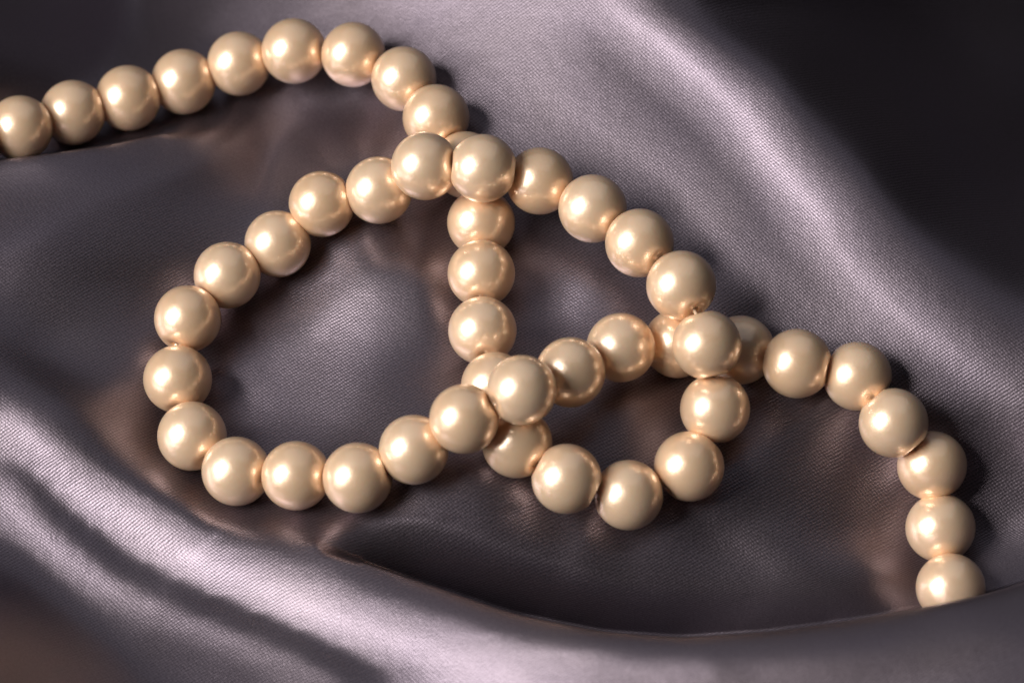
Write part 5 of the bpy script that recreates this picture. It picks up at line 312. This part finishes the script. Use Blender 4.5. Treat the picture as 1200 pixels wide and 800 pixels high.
 [560,558,559,563,569,576,584,593,602,611,621,631,641,651,660,669,678,685,692,698,704,711,720,731,744,760,778,799,823,849,877,907,939,972,1006,1041,1075,1109,1142,1173,1202,1230,1254,1276,1296,1313,1328,1341,1353,1365,1375,1385,1395,1405,1415,1425,1435,1446,1457,1468,1479,1491,1503,1515,1528,1540,1553,1567,1581,1595,1609,1624,1640,1655,1672,1689,1706,1724,1742,1762,1781,1802,1823,1844,1866,1888,1910,1933,1955,1977,1999,2020,2041,2061,2081,2100,2118,2136,2153,2170,2186,2202,2217,2232,2247,2261,2275,2288,2302],
 [585,580,579,580,583,588,594,601,608,615,624,632,640,649,657,665,672,679,685,691,697,704,713,723,736,751,769,789,812,837,864,893,924,956,989,1022,1055,1088,1119,1149,1178,1204,1228,1249,1268,1285,1300,1313,1325,1336,1346,1355,1365,1374,1384,1394,1404,1414,1424,1435,1446,1458,1470,1482,1495,1508,1521,1535,1549,1563,1578,1594,1610,1626,1643,1660,1679,1697,1717,1737,1757,1778,1800,1822,1845,1868,1891,1914,1937,1959,1982,2004,2025,2046,2067,2086,2105,2124,2142,2159,2176,2192,2208,2223,2238,2252,2266,2280,2293],
 [610,603,598,597,598,600,604,608,614,620,626,633,640,647,654,661,667,673,678,684,690,697,705,715,728,742,759,779,801,825,851,879,909,940,971,1003,1035,1066,1097,1126,1153,1178,1201,1222,1240,1257,1271,1284,1296,1306,1316,1326,1335,1344,1353,1362,1372,1382,1392,1403,1414,1425,1437,1449,1462,1475,1488,1502,1517,1532,1547,1563,1580,1597,1614,1632,1651,1671,1691,1712,1733,1755,1778,1801,1824,1847,1871,1895,1919,1942,1965,1988,2010,2031,2052,2073,2092,2111,2130,2148,2165,2182,2198,2213,2228,2243,2257,2271,2285],
]
FRONT_AT = (53, 34)
HEIGHT_LEFT = [
 [524,517,510,502,494,486,477,467,457,446,434,421,408,393,378,362,345,327,308,289,269,248,227,206,184,163,142,121,101,82,65,49,36,26,21,19,24,35,55,85,128,186,264,336,405,469,531,589,646,702],
 [531,524,517,510,502,494,485,475,465,454,442,429,416,402,386,370,353,336,317,298,278,257,236,215,193,171,150,129,109,90,72,57,44,34,27,26,30,41,61,90,132,188,264,334,400,462,520,577,631,684],
 [539,532,525,518,510,502,493,483,473,462,451,438,425,410,395,379,362,345,326,307,287,266,245,224,202,180,159,137,117,98,80,64,51,41,34,33,37,48,66,95,136,191,264,331,395,454,510,564,616,667],
 [547,540,533,526,518,510,501,492,482,471,459,447,434,419,404,388,372,354,335,316,296,275,254,233,211,189,167,146,126,106,88,72,59,48,42,40,44,54,73,101,140,194,264,329,389,446,500,551,600,649],
 [555,548,541,534,526,518,510,500,490,480,468,456,443,429,414,398,381,364,345,326,306,285,264,242,221,199,177,155,135,115,97,80,67,56,49,47,50,61,79,106,145,197,264,326,384,438,489,537,584,630],
 [563,557,550,543,535,527,519,509,500,489,478,466,453,439,424,408,391,374,356,336,316,296,274,253,231,209,187,165,144,124,105,89,75,64,57,54,57,67,85,112,150,200,264,323,378,429,477,523,567,610],
 [572,566,559,552,544,536,528,519,509,499,488,476,463,449,434,419,402,385,367,347,327,307,285,264,242,219,197,175,154,134,115,98,83,72,64,61,64,73,91,117,154,202,264,320,372,420,465,508,550,590],
 [581,575,568,561,554,546,538,529,520,509,498,487,474,460,446,430,414,397,378,359,339,319,297,275,253,231,208,186,164,144,124,107,92,80,71,68,70,79,95,121,157,204,262,315,364,409,452,493,532,569],
 [591,585,578,571,564,556,548,540,530,520,510,498,485,472,458,443,426,409,391,372,352,331,310,288,266,243,220,198,176,154,135,116,101,88,79,74,75,83,98,123,157,202,258,308,354,398,439,477,514,549],
 [601,595,588,582,575,567,559,551,542,532,521,510,498,485,471,455,439,422,404,385,366,345,324,301,279,256,233,210,188,166,145,127,110,96,86,80,80,86,99,122,155,198,251,299,343,384,423,460,495,527],
 [611,605,599,592,586,578,571,562,554,544,534,523,511,498,484,469,453,437,419,400,380,360,338,316,293,270,247,224,201,178,157,137,120,104,93,85,83,87,99,119,149,189,240,287,330,369,407,441,474,506],
 [622,616,610,604,597,590,583,575,566,557,547,536,524,512,498,484,468,452,434,415,396,375,354,332,309,285,262,238,215,192,170,149,130,113,100,91,87,88,97,115,142,180,230,275,316,355,390,422,453,483],
 [633,628,622,615,609,602,595,587,579,570,560,550,539,527,513,499,484,468,450,432,412,392,370,348,325,302,278,254,230,206,183,161,141,123,108,97,90,89,95,110,134,170,219,263,303,340,373,402,431,460],
 [645,639,633,627,621,615,608,600,592,584,575,565,554,542,529,516,501,485,468,449,430,410,388,366,343,319,295,270,246,221,198,175,153,134,117,103,94,90,93,105,126,160,208,251,290,324,354,381,408,436],
 [657,651,646,640,634,627,621,614,606,598,589,580,569,558,546,533,518,503,486,468,449,429,407,385,362,338,313,288,263,238,214,190,167,146,127,111,99,93,93,101,119,150,197,240,277,308,335,360,387,415],
 [669,663,658,652,646,640,634,627,620,613,604,595,586,575,563,551,537,522,505,488,469,449,427,405,382,358,333,308,282,257,231,206,182,160,139,121,106,97,94,98,113,142,188,229,263,292,318,341,367,395],
 [681,676,670,665,659,653,647,641,635,627,620,612,602,592,582,569,556,541,525,508,490,470,448,426,403,379,354,328,303,276,250,225,199,175,153,132,116,103,97,99,110,135,179,218,250,277,300,321,344,368],
 [694,688,683,678,672,667,661,655,649,642,635,628,620,610,600,589,576,562,547,530,511,492,471,449,425,401,376,351,324,298,271,245,218,193,168,146,127,112,103,101,111,133,173,208,237,261,281,300,318,339],
 [706,701,696,690,685,680,674,669,663,658,651,645,637,629,619,609,597,583,569,552,534,515,494,472,449,425,400,374,348,321,294,267,239,213,187,162,141,123,111,106,112,132,167,199,224,245,262,277,292,308],
 [719,713,708,703,698,693,688,683,678,672,667,661,655,647,639,629,618,606,591,576,558,539,518,497,473,449,424,399,372,346,318,291,263,235,208,181,157,136,120,112,114,129,160,188,209,226,240,253,264,279],
 [731,726,720,715,710,705,700,696,691,687,682,678,672,666,659,650,640,628,615,600,583,564,544,522,499,475,450,425,398,372,344,317,288,260,231,203,176,151,131,117,113,123,147,171,188,203,216,226,236,247],
 [743,738,732,727,722,717,713,708,705,701,697,694,690,685,679,671,662,652,639,624,608,589,569,548,525,501,477,452,426,399,372,345,316,287,257,227,197,169,143,123,111,114,133,150,164,176,185,193,204,220],
 [755,749,743,738,733,728,724,720,717,714,712,709,706,703,698,692,685,675,663,649,633,616,596,575,552,528,504,479,454,428,401,374,346,317,286,255,222,190,159,131,110,101,113,127,139,149,156,166,181,207],
 [766,760,754,749,743,738,734,731,728,726,725,724,722,721,718,713,707,698,688,675,660,642,623,602,579,556,532,507,483,458,432,405,377,348,318,285,251,216,180,145,114,94,98,105,115,125,133,147,170,203],
 [777,771,764,758,752,747,743,740,737,736,736,737,737,737,736,734,729,722,712,700,686,669,650,629,606,583,560,536,512,488,463,437,410,382,351,318,283,246,206,166,127,96,93,93,99,107,120,142,174,212],
 [787,780,773,767,760,755,750,747,745,745,746,748,750,753,754,753,750,744,736,725,711,695,677,656,634,611,588,565,542,518,495,470,444,416,386,352,316,278,237,194,152,114,97,90,91,100,120,153,193,237],
 [797,789,782,774,767,761,756,752,750,751,753,757,761,766,769,771,770,765,758,749,736,721,703,683,661,638,616,594,571,549,527,504,478,450,420,386,350,308,264,220,176,135,107,92,90,103,133,177,226,277],
 [806,797,789,780,772,765,759,755,753,753,757,763,770,777,783,786,787,784,779,771,760,746,729,709,687,665,644,623,602,580,559,537,512,483,452,419,380,338,291,244,197,151,115,95,95,116,159,212,269,326],
 [813,804,794,785,776,768,761,755,752,753,757,765,774,784,793,799,801,800,796,790,781,769,754,735,714,691,673,653,633,612,591,569,544,516,485,450,409,364,314,263,211,161,119,99,106,140,193,255,318,380],
 [819,809,799,788,778,769,760,753,749,749,754,763,774,786,797,806,811,812,808,804,798,788,776,760,741,721,702,684,664,644,623,601,575,547,514,476,431,381,328,274,218,164,121,107,126,173,235,302,370,435],
 [824,812,801,790,779,768,758,749,743,741,747,756,769,782,795,806,814,817,816,813,809,802,792,780,764,747,730,713,694,674,653,629,601,570,533,490,440,388,333,276,220,166,128,124,156,213,281,352,423,490],
 [825,813,802,790,778,766,754,743,735,732,737,745,757,769,781,793,805,813,817,819,818,814,807,797,785,770,754,737,719,698,674,647,615,578,536,490,440,387,334,279,225,176,147,154,196,258,329,402,473,539],
 [823,811,799,787,774,762,749,737,727,723,728,736,747,759,772,785,797,808,816,821,822,821,817,809,799,786,770,753,733,709,680,648,611,571,528,483,436,387,337,286,237,197,180,193,240,304,375,446,514,578],
 [821,809,797,784,771,758,745,732,722,717,723,732,743,756,770,784,797,808,817,823,826,825,821,814,803,789,772,752,728,700,669,634,597,558,518,476,432,388,343,299,258,229,220,237,284,346,413,478,542,603],
 [819,807,795,783,770,757,744,732,723,719,726,737,750,764,779,793,807,818,826,831,831,828,821,810,795,778,757,734,709,681,650,617,582,545,508,470,431,391,352,315,283,262,260,279,323,380,439,499,558,615],
 [819,807,795,784,772,760,748,738,731,730,739,753,767,782,797,811,824,833,839,839,834,825,812,795,776,755,733,710,684,658,629,598,565,532,498,463,428,394,360,329,304,291,295,316,356,406,457,511,565,618],
 [820,809,798,787,777,766,757,750,746,748,759,773,789,804,818,831,841,847,846,840,829,813,794,773,752,730,707,683,658,632,605,576,546,516,485,454,423,392,363,337,317,311,320,344,380,422,466,514,565,616],
 [823,812,802,793,784,776,770,766,765,770,781,795,810,825,838,847,853,852,845,832,814,794,772,749,727,704,680,656,631,605,579,552,524,496,468,440,412,385,359,335,320,318,330,354,386,424,465,510,559,610],
 [827,817,808,800,792,787,783,782,785,791,802,816,829,841,850,855,854,847,833,815,794,771,748,725,701,677,653,628,603,577,551,525,498,472,446,420,395,371,347,327,314,316,330,354,384,419,459,502,552,603],
 [831,823,814,807,801,797,795,797,802,810,819,830,840,847,851,849,842,830,813,793,771,747,723,699,674,649,625,599,574,548,523,496,470,444,419,395,372,350,331,314,305,311,326,349,377,411,450,495,545,597],
 [837,828,820,813,808,804,804,807,813,821,828,834,838,839,836,829,818,804,787,767,744,721,696,671,645,620,595,569,544,518,492,466,440,414,390,366,345,326,311,301,297,305,320,342,369,401,439,485,537,590],
 [842,834,825,818,812,808,807,809,814,821,822,822,820,816,809,800,788,774,757,738,716,692,667,641,615,589,563,537,511,486,460,433,407,381,357,335,317,303,293,288,290,299,315,335,360,390,428,474,527,581],
 [848,839,830,822,815,809,805,803,803,804,800,796,791,786,779,769,756,742,725,706,684,660,634,608,581,554,527,501,475,449,423,396,370,345,322,303,290,281,276,276,282,293,310,329,352,380,416,463,517,571],
 [853,844,834,825,815,807,799,791,784,777,771,766,761,756,748,737,724,709,692,672,650,626,600,573,545,518,490,463,436,410,383,356,331,307,285,271,263,259,260,265,274,287,304,324,346,373,408,454,506,559],
 [859,849,838,827,816,805,792,780,766,753,744,738,733,727,717,705,692,677,659,639,617,592,566,538,510,482,454,425,398,370,342,316,292,270,250,241,238,240,245,254,265,280,298,317,339,366,401,445,494,546],
 [865,854,843,831,818,804,788,771,753,736,724,715,708,699,687,674,660,645,627,607,586,562,536,508,480,451,422,392,362,333,304,277,254,234,219,216,218,224,233,245,258,274,293,313,335,361,395,438,486,537],
]
EDGE_FRONT = [(-200, 470), (0, 470), (150, 560), (300, 622), (400, 650), (501, 684), (602, 719), (704, 740), (800, 747), (901, 740), (1002, 726), (1080, 712), (1158, 695), (1200, 682), (1320, 640), (1600, 560)]
EDGE_LEFT = [(-120, 200), (0, 187), (60, 180), (130, 170), (190, 157), (250, 143), (290, 132), (340, 110), (400, 60)]
PEARLS = [
    (24, 150), (86, 132), (150, 115), (215, 96), (279, 75), (344, 60), (414, 64),
    (474, 93), (511, 138), (545, 193), (564, 260), (564, 320), (565, 387), (580, 452),
    (607, 518), (663, 560), (736, 580), (808, 546), (838, 479), (828, 405), (799, 337),
    (749, 284), (694, 244), (632, 212), (564, 198), (500, 195), (443, 223), (377, 240),
    (326, 285), (267, 322), (220, 373), (208, 444), (225, 511), (277, 552), (347, 557),
    (420, 559), (484, 527), (545, 491), (610, 460), (669, 436), (728, 407), (795, 400),
    (868, 410), (935, 426), (1004, 441), (1047, 495), (1092, 546), (1102, 617), (1114, 688),
]

# ------------------------------------------------------------------ from picture points to places
FOC = 1200.0 * DIST / VIEW_W

def ray(px, py):
    """direction (not unit) of the sight line through a point of the 1200 x 800 photograph"""
    px = np.asarray(px, float)[..., None]
    py = np.asarray(py, float)[..., None]
    return (px - 600.0) / FOC * np.array([1.0, 0, 0]) - (py - 400.0) / FOC * CAM_UP - CAM_BACK

def on_height(px, py, z):
    d = ray(px, py)
    t = (np.asarray(z, float) - CAM_POS[2]) / d[..., 2]
    return CAM_POS + d * t[..., None]

# ------------------------------------------------------------------ satin cloth
def cubic(grid, r, c):
    """smooth (cubic B-spline after Catmull-Rom mix) sampling of a grid at fractional rows and columns"""
    g = np.pad(grid, 2, mode='edge')
    r = np.clip(r, 0, grid.shape[0] - 1) + 2
    c = np.clip(c, 0, grid.shape[1] - 1) + 2
    ri = np.clip(np.floor(r).astype(int), 1, g.shape[0] - 3)
    ci = np.clip(np.floor(c).astype(int), 1, g.shape[1] - 3)
    def wts(t):
        cr = np.stack([-.5*t + t*t - .5*t**3, 1 - 2.5*t*t + 1.5*t**3, .5*t + 2*t*t - 1.5*t**3, -.5*t*t + .5*t**3])
        bs = np.stack([(1 - t)**3, 3*t**3 - 6*t*t + 4, -3*t**3 + 3*t*t + 3*t + 1, t**3]) / 6
        return .7 * cr + .3 * bs
    wr, wc = wts(r - ri), wts(c - ci)
    out = 0
    for a in range(4):
        for b in range(4):
            out = out + wr[a] * wc[b] * g[ri - 1 + a, ci - 1 + b]
    return out

main_g = np.array(HEIGHT_MAIN, float) / 100000.0
front_g = np.array(HEIGHT_FRONT, float) / 100000.0
left_g = np.array(HEIGHT_LEFT, float) / 100000.0
NROW, NCOL = main_g.shape
SUB = 4
CU = GRID_X0 + np.arange((NCOL - 1) * SUB + 1) * GRID_STEP / SUB
CV = GRID_Y0 + np.arange((NROW - 1) * SUB + 1) * GRID_STEP / SUB
# the cloth goes on well beyond the picture
CU = np.concatenate([np.arange(-760, CU[0] - 4, 8.0), CU, np.arange(CU[-1] + 8, 1980, 8.0)])
CV = np.concatenate([np.arange(-620, CV[0] - 4, 8.0), CV, np.arange(CV[-1] + 8, 1420, 8.0)])
REF_LEFT, REF_FRONT = 165.0, 720.0
for ref in (REF_LEFT, REF_FRONT):              # one pair of grid rows runs along the brink of each fold
    q = int(np.searchsorted(CV, ref))
    CV[q - 1], CV[q] = ref - .45, ref + .45
    CV[q + 1] = min(CV[q + 1], ref + 2.0)
RX, RY = np.meshgrid(CU, CV)

def edge_y(edge, x):
    e = np.array(edge, float)
    y = np.interp(x, e[:, 0], e[:, 1])
    acc, n = 0.0, 0
    for dx in range(-24, 25, 6):                # rounded corners
        acc = acc + np.interp(x + dx, e[:, 0], e[:, 1])
        n += 1
    return .3 * y + .7 * acc / n

def brink(ref, edge, half, lo):
    d = np.clip(np.abs(RY - ref) / half, 0, 1)
    return (np.maximum(edge_y(edge, RX), lo) - ref) * (1 - d ** 3 * (10 - 15 * d + 6 * d * d))

CX = RX
CY = RY + brink(REF_LEFT, EDGE_LEFT, 130.0, 118.0) + brink(REF_FRONT, EDGE_FRONT, 240.0, 628.0)

def step(past, below, width):
    """0 before the brink of a fold, 1 past it; the jump melts into a slope where the fold runs out"""
    soft = 1 / (1 + np.exp(-np.clip(below / np.maximum(width, .01), -40, 40)))
    return np.where(width > .3, soft, past)

def cloth_height(folds=True):
    """relief of the cloth at the grid points; the front fold overlaps the hollow behind it"""
    px, py = CX, CY
    r = (py - GRID_Y0) / GRID_STEP
    c = (px - GRID_X0) / GRID_STEP
    h = cubic(main_g, r, c)
    hl = cubic(left_g, r, c)
    below = py - edge_y(EDGE_LEFT, px)
    hl = hl - .0003 * np.exp(-np.maximum(below, 0) / 4.0) * np.clip((280 - px) / 160, 0, 1)
    s = step(RY > REF_LEFT, below, 12.0 * np.clip((px - 190) / 90, 0, 1))
    h = np.where((py < 320) & (px < 345), h + (hl - h) * s, h)
    if not folds:
        return h
    hf = cubic(front_g, r - FRONT_AT[0], c - FRONT_AT[1])
    below = py - edge_y(EDGE_FRONT, px)
    hf = hf - .0007 * np.exp(-np.maximum(below, 0) / 6.0) * np.clip((px - 380) / 160, 0, 1)      # the fold rolls over
    s = step(RY > REF_FRONT, below, 4.0 * np.clip((430 - px) / 80, 0, 1))
    return np.where(px > 270, h + (hf - h) * s, h)

CZ = cloth_height()
CP = on_height(CX, CY, CZ)
BED = on_height(CX, CY, cloth_height(False))      # the hollow, going on beneath the front fold

def build_cloth():
    rows, cols = CX.shape
    idx = np.arange(rows * cols).reshape(rows, cols)
    quads = np.stack([idx[1:, :-1], idx[1:, 1:], idx[:-1, 1:], idx[:-1, :-1]], -1).reshape(-1, 4)
    me = bpy.data.meshes.new('satin_cloth')
    me.vertices.add(rows * cols)
    me.vertices.foreach_set('co', CP.reshape(-1))
    me.loops.add(quads.size)
    me.loops.foreach_set('vertex_index', quads.reshape(-1))
    me.polygons.add(len(quads))
    me.polygons.foreach_set('loop_start', np.arange(0, quads.size, 4))
    wall = np.zeros((rows - 1, cols - 1), bool)
    for ref, x0, x1 in ((REF_LEFT, -999, 200), (REF_FRONT, 425, 9999)):
        wall[int(np.searchsorted(CV, ref)) - 1, (CU[:-1] > x0) & (CU[:-1] < x1)] = True
    me.polygons.foreach_set('use_smooth', ~wall.reshape(-1))
    me.update(calc_edges=True)
    # cloth coordinates: lengths measured along the (smoothed) material, in millimetres
    Zs = CZ
    for _ in range(3):
        for ax in (0, 1):
            k = 14
            pd = np.pad(Zs, [(k + 1, k) if a == ax else (0, 0) for a in (0, 1)], mode='edge')
            cs = np.cumsum(pd, axis=ax)
            n_ = Zs.shape[ax]
            Zs = (np.take(cs, range(2 * k + 1, 2 * k + 1 + n_), ax) - np.take(cs, range(0, n_), ax)) / (2 * k + 1)
    SP = on_height(CX, CY, Zs)
    du = np.linalg.norm(np.diff(SP, axis=1), axis=2)
    dv = np.linalg.norm(np.diff(SP, axis=0), axis=2)
    U = np.zeros(CX.shape)
    V = np.zeros(CX.shape)
    U[:, 1:] = np.cumsum(du, 1)
    V[1:, :] = np.cumsum(dv, 0)
    U -= U[:, cols // 2][:, None]
    V -= V[rows // 2, :][None, :]
    uv = np.stack([U, -V], -1).reshape(-1, 2) * 1000.0
    lay = me.uv_layers.new(name='cloth')
    lay.data.foreach_set('uv', uv[quads.reshape(-1)].astype(np.float32).reshape(-1))
    o = bpy.data.objects.new('satin_cloth', me)
    col.objects.link(o)
    me.materials.append(satin_material())
    o['label'] = 'shiny mauve grey satin cloth draped in soft folds under the pearls'
    o['category'] = 'cloth'
    return o

cloth = build_cloth()

# ------------------------------------------------------------------ pearl necklace
PEARL_R = 0.0041
# centres of the pearls along the string, as they show in the 1200 x 800 photograph
STRING = [(-106, 181), (-42, 167)] + [(p[0], p[1]) for p in PEARLS]
ON_TOP = (21, 26, 27, 39, 40)       # pearls of the upper strand where the string crosses itself
BELOW = (11, 12, 15, 16, 43, 44)    # and of the lower one

def resting_depth(px, py):
    """slide a pearl down its sight line until it touches the cloth"""
    sel = (np.abs(CX - px) < 62) & (np.abs(CY - py) < 62)
    if px < 200:                    # the row of pearls lies behind the edge of the left fold
        sel &= CY < edge_y(EDGE_LEFT, CX) - 6
    pts = BED[sel]
    d = ray(px, py)
    d = d / np.linalg.norm(d)
    ts = np.linspace(DIST * .8, DIST * 1.25, 700)
    c = CAM_POS + ts[:, None] * d
    dist = np.sqrt(((c[:, None, :] - pts[None]) ** 2).sum(-1)).min(1)
    hit = np.argmax(dist < PEARL_R * .98)
    return ts[hit] if dist[hit] < PEARL_R else DIST

def thread_pearls():
    """settle the pearls: on their sight lines, resting on the cloth or on the strand below, one bead length apart"""
    px = np.array(STRING, float)
    n, R = len(px), PEARL_R
    d = ray(px[:, 0], px[:, 1])
    d = d / np.linalg.norm(d, axis=1, keepdims=True)
    rest = np.array([resting_depth(*p) for p in px])
    lift0 = np.zeros(n)
    for k in ON_TOP:
        lift0[k] = 1.6
    x = np.concatenate([lift0, np.zeros(2 * n)])
    right = np.array([1.0, 0, 0])

    def place(x):
        return CAM_POS + d * (rest - x[:n] * R)[:, None] + R * (x[n:2*n, None] * right + x[2*n:, None] * CAM_UP)

    ii, jj = np.triu_indices(n, 2)
    near = np.hypot(*(px[ii] - px[jj]).T) < 110
    ii, jj = ii[near], jj[near]

    def residual(x):
        P = place(x)
        lift = x[:n]
        a = np.where(lift > 0, lift * .45, lift * 6)
        L = np.linalg.norm(P[1:] - P[:-1], axis=1) / R
        c = (L - np.clip(L, 1.84, 1.93)) * 3.0
        D = np.linalg.norm(P[ii] - P[jj], axis=1) / R
        k = np.maximum(0, 1.995 - D) * 8
        bend = (lift[2:] - 2 * lift[1:-1] + lift[:-2]) * .12
        return np.concatenate([a, x[n:] * 4.0, c, k, bend])

    mu = .1
    r = residual(x)
    for it in range(60):
        J = np.empty((len(r), len(x)))
        for q in range(len(x)):
            y = x.copy()
            y[q] += 1e-4
            J[:, q] = (residual(y) - r) / 1e-4
        step = np.linalg.solve(J.T @ J + mu * np.eye(len(x)), -J.T @ r)
        r2 = residual(x + step)
        if r2 @ r2 < r @ r:
            done = r @ r - r2 @ r2 < 1e-6
            x, r, mu = x + step, r2, max(mu * .5, 1e-4)
            if done:
                break
        else:
            mu *= 4
    return place(x), x[:n], np.linalg.norm(np.diff(place(x), axis=0), axis=1) / R, x[n:2*n], x[2*n:]

PEARL_P, LIFT, PITCH, SHX, SHY = thread_pearls()

def pearl_mesh():
    """a bead of revolution about Z: ball with two flattened, drilled ends"""
    R = PEARL_R
    face, bore = .38, .085
    prof = [(bore * .9, .78), (bore, .895), (bore + .02, .917), (face * .78, .9195)]
    a0 = math.asin(face)
    k = 30
    for q in range(k + 1):
        a = a0 * 1.08 + (math.pi - 2.16 * a0) * q / k
        prof.append((math.sin(a), math.cos(a)))
    prof += [(x, -z) for x, z in reversed(prof[:4])]
    seg = 64
    vs_, fs = [], []
    for x, z in prof:
        for s in range(seg):
            a = 2 * math.pi * s / seg
            vs_.append((x * R * math.cos(a), x * R * math.sin(a), z * R))
    for r in range(len(prof) - 1):
        for s in range(seg):
            s2 = (s + 1) % seg
            fs.append((r * seg + s, (r + 1) * seg + s, (r + 1) * seg + s2, r * seg + s2))
    me = bpy.data.meshes.new('pearl')
    me.from_pydata(vs_, [], fs)
    me.polygons.foreach_set('use_smooth', [True] * len(fs))
    me.update()
    return me

def pearl_material():
    m, nd, ln = new_mat('champagne_pearl')
    out = N(nd, 'ShaderNodeOutputMaterial')
    p = N(nd, 'ShaderNodeBsdfPrincipled')
    ln.new(p.outputs[0], out.inputs[0])
    tc = N(nd, 'ShaderNodeTexCoord')
    info = N(nd, 'ShaderNodeObjectInfo')
    off = N(nd, 'ShaderNodeVectorMath', operation='SCALE')
    off.inputs[0].default_value = (0.13, 0.29, 0.21)
    ln.new(info.outputs['Random'], off.inputs['Scale'])
    add = N(nd, 'ShaderNodeVectorMath', operation='ADD')
    ln.new(tc.outputs['Object'], add.inputs[0])
    ln.new(off.outputs[0], add.inputs[1])
    n1 = N(nd, 'ShaderNodeTexNoise')
    n1.inputs['Scale'].default_value = 260.0
    n1.inputs['Detail'].default_value = 3.0
    ln.new(add.outputs[0], n1.inputs['Vector'])
    n2 = N(nd, 'ShaderNodeTexNoise')
    n2.inputs['Scale'].default_value = 2600.0
    n2.inputs['Detail'].default_value = 2.0
    ln.new(add.outputs[0], n2.inputs['Vector'])
    # lacquer a touch warmer or paler from pearl to pearl and across each one
    t = math_node(nd, ln, 'MULTIPLY', n1.outputs[0], .55)
    t = math_node(nd, ln, 'ADD', t, math_node(nd, ln, 'MULTIPLY', info.outputs['Random'], .45), True)
    cr = N(nd, 'ShaderNodeValToRGB')
    cr.color_ramp.elements[0].position = .15
    cr.color_ramp.elements[0].color = (0.88, 0.60, 0.375, 1)
    cr.color_ramp.elements[1].position = .85
    cr.color_ramp.elements[1].color = (0.915, 0.68, 0.475, 1)
    ln.new(t, cr.inputs[0])
    ln.new(cr.outputs[0], p.inputs['Base Color'])
    p.inputs['Metallic'].default_value = 0.36
    r = math_node(nd, ln, 'MULTIPLY', n2.outputs[0], .10)
    ln.new(math_node(nd, ln, 'ADD', r, .28), p.inputs['Roughness'])
    p.inputs['IOR'].default_value = 2.5
    p.inputs['Subsurface Weight'].default_value = 0.3
    p.inputs['Subsurface Radius'].default_value = (1.0, 0.55, 0.3)
    p.inputs['Subsurface Scale'].default_value = 0.0012
    p.inputs['Coat Weight'].default_value = 0.65
    p.inputs['Coat Roughness'].default_value = 0.09
    p.inputs['Coat IOR'].default_value = 1.65
    bp = N(nd, 'ShaderNodeBump')
    bp.inputs['Strength'].default_value = .25
    bp.inputs['Distance'].default_value = .00006
    ln.new(n2.outputs[0], bp.inputs['Height'])
    ln.new(bp.outputs[0], p.inputs['Normal'])
    return m

def cord_material():
    m, nd, ln = new_mat('cream_thread')
    out = N(nd, 'ShaderNodeOutputMaterial')
    p = N(nd, 'ShaderNodeBsdfPrincipled')
    ln.new(p.outputs[0], out.inputs[0])
    p.inputs['Base Color'].default_value = (0.62, 0.46, 0.32, 1)
    p.inputs['Roughness'].default_value = .45
    p.inputs['Subsurface Weight'].default_value = .2
    p.inputs['Subsurface Scale'].default_value = .0004
    return m

def build_necklace():
    rnd = random.Random(5)
    base = Vector(PEARL_P[len(PEARL_P) // 2])
    base.z -= PEARL_R
    root = bpy.data.objects.new('pearl_necklace', None)
    root.empty_display_size = .01
    root.location = base
    col.objects.link(root)
    root['label'] = 'long string of champagne imitation pearls looped over itself on the satin cloth'
    root['category'] = 'necklace'
    me = pearl_mesh()
    me.materials.append(pearl_material())
    n = len(PEARL_P)
    for i in range(n):
        a, b = PEARL_P[max(i - 1, 0)], PEARL_P[min(i + 1, n - 1)]
        ax = Vector(b - a).normalized()
        q = ax.to_track_quat('Z', 'Y') @ Matrix.Rotation(rnd.uniform(0, 6.283), 3, 'Z').to_quaternion()
        wob = Matrix.Rotation(rnd.uniform(-.05, .05), 3, 'X').to_quaternion() @ Matrix.Rotation(rnd.uniform(-.05, .05), 3, 'Y').to_quaternion()
        o = bpy.data.objects.new('pearl', me)
        o.parent = root
        o.location = Vector(PEARL_P[i]) - base
        o.rotation_euler = (q @ wob).to_euler()
        k = rnd.uniform(.988, 1.008)
        o.scale = (k * rnd.uniform(.992, 1.008), k * rnd.uniform(.992, 1.008), k * rnd.uniform(.985, 1.0))
        col.objects.link(o)
    # the thread through all of them
    pts = [Vector(p) for p in PEARL_P]
    vs_, fs, seg, rad = [], [], 8, .00022
    path = []
    for i in range(n - 1):
        p0, p1, p2, p3 = pts[max(i - 1, 0)], pts[i], pts[i + 1], pts[min(i + 2, n - 1)]
        for s in range(6):
            t = s / 6
            path.append(.5 * ((2 * p1) + (p2 - p0) * t + (2 * p0 - 5 * p1 + 4 * p2 - p3) * t * t + (3 * p1 - p0 - 3 * p2 + p3) * t ** 3))
    path.append(pts[-1])
    for i, p in enumerate(path):
        tg = (path[min(i + 1, len(path) - 1)] - path[max(i - 1, 0)]).normalized()
        sx = tg.cross(Vector((0, 0, 1))).normalized()
        sy = sx.cross(tg)
        for s in range(seg):
            a = 2 * math.pi * s / seg
            vs_.append(p - base + (sx * math.cos(a) + sy * math.sin(a)) * rad)
    for i in range(len(path) - 1):
        for s in range(seg):
            s2 = (s + 1) % seg
            fs.append((i * seg + s, i * seg + s2, (i + 1) * seg + s2, (i + 1) * seg + s))
    cm = bpy.data.meshes.new('cord')
    cm.from_pydata([tuple(v) for v in vs_], [], fs)
    cm.polygons.foreach_set('use_smooth', [True] * len(fs))
    cm.materials.append(cord_material())
    c = bpy.data.objects.new('cord', cm)
    c.parent = root
    col.objects.link(c)
    return root

necklace = build_necklace()
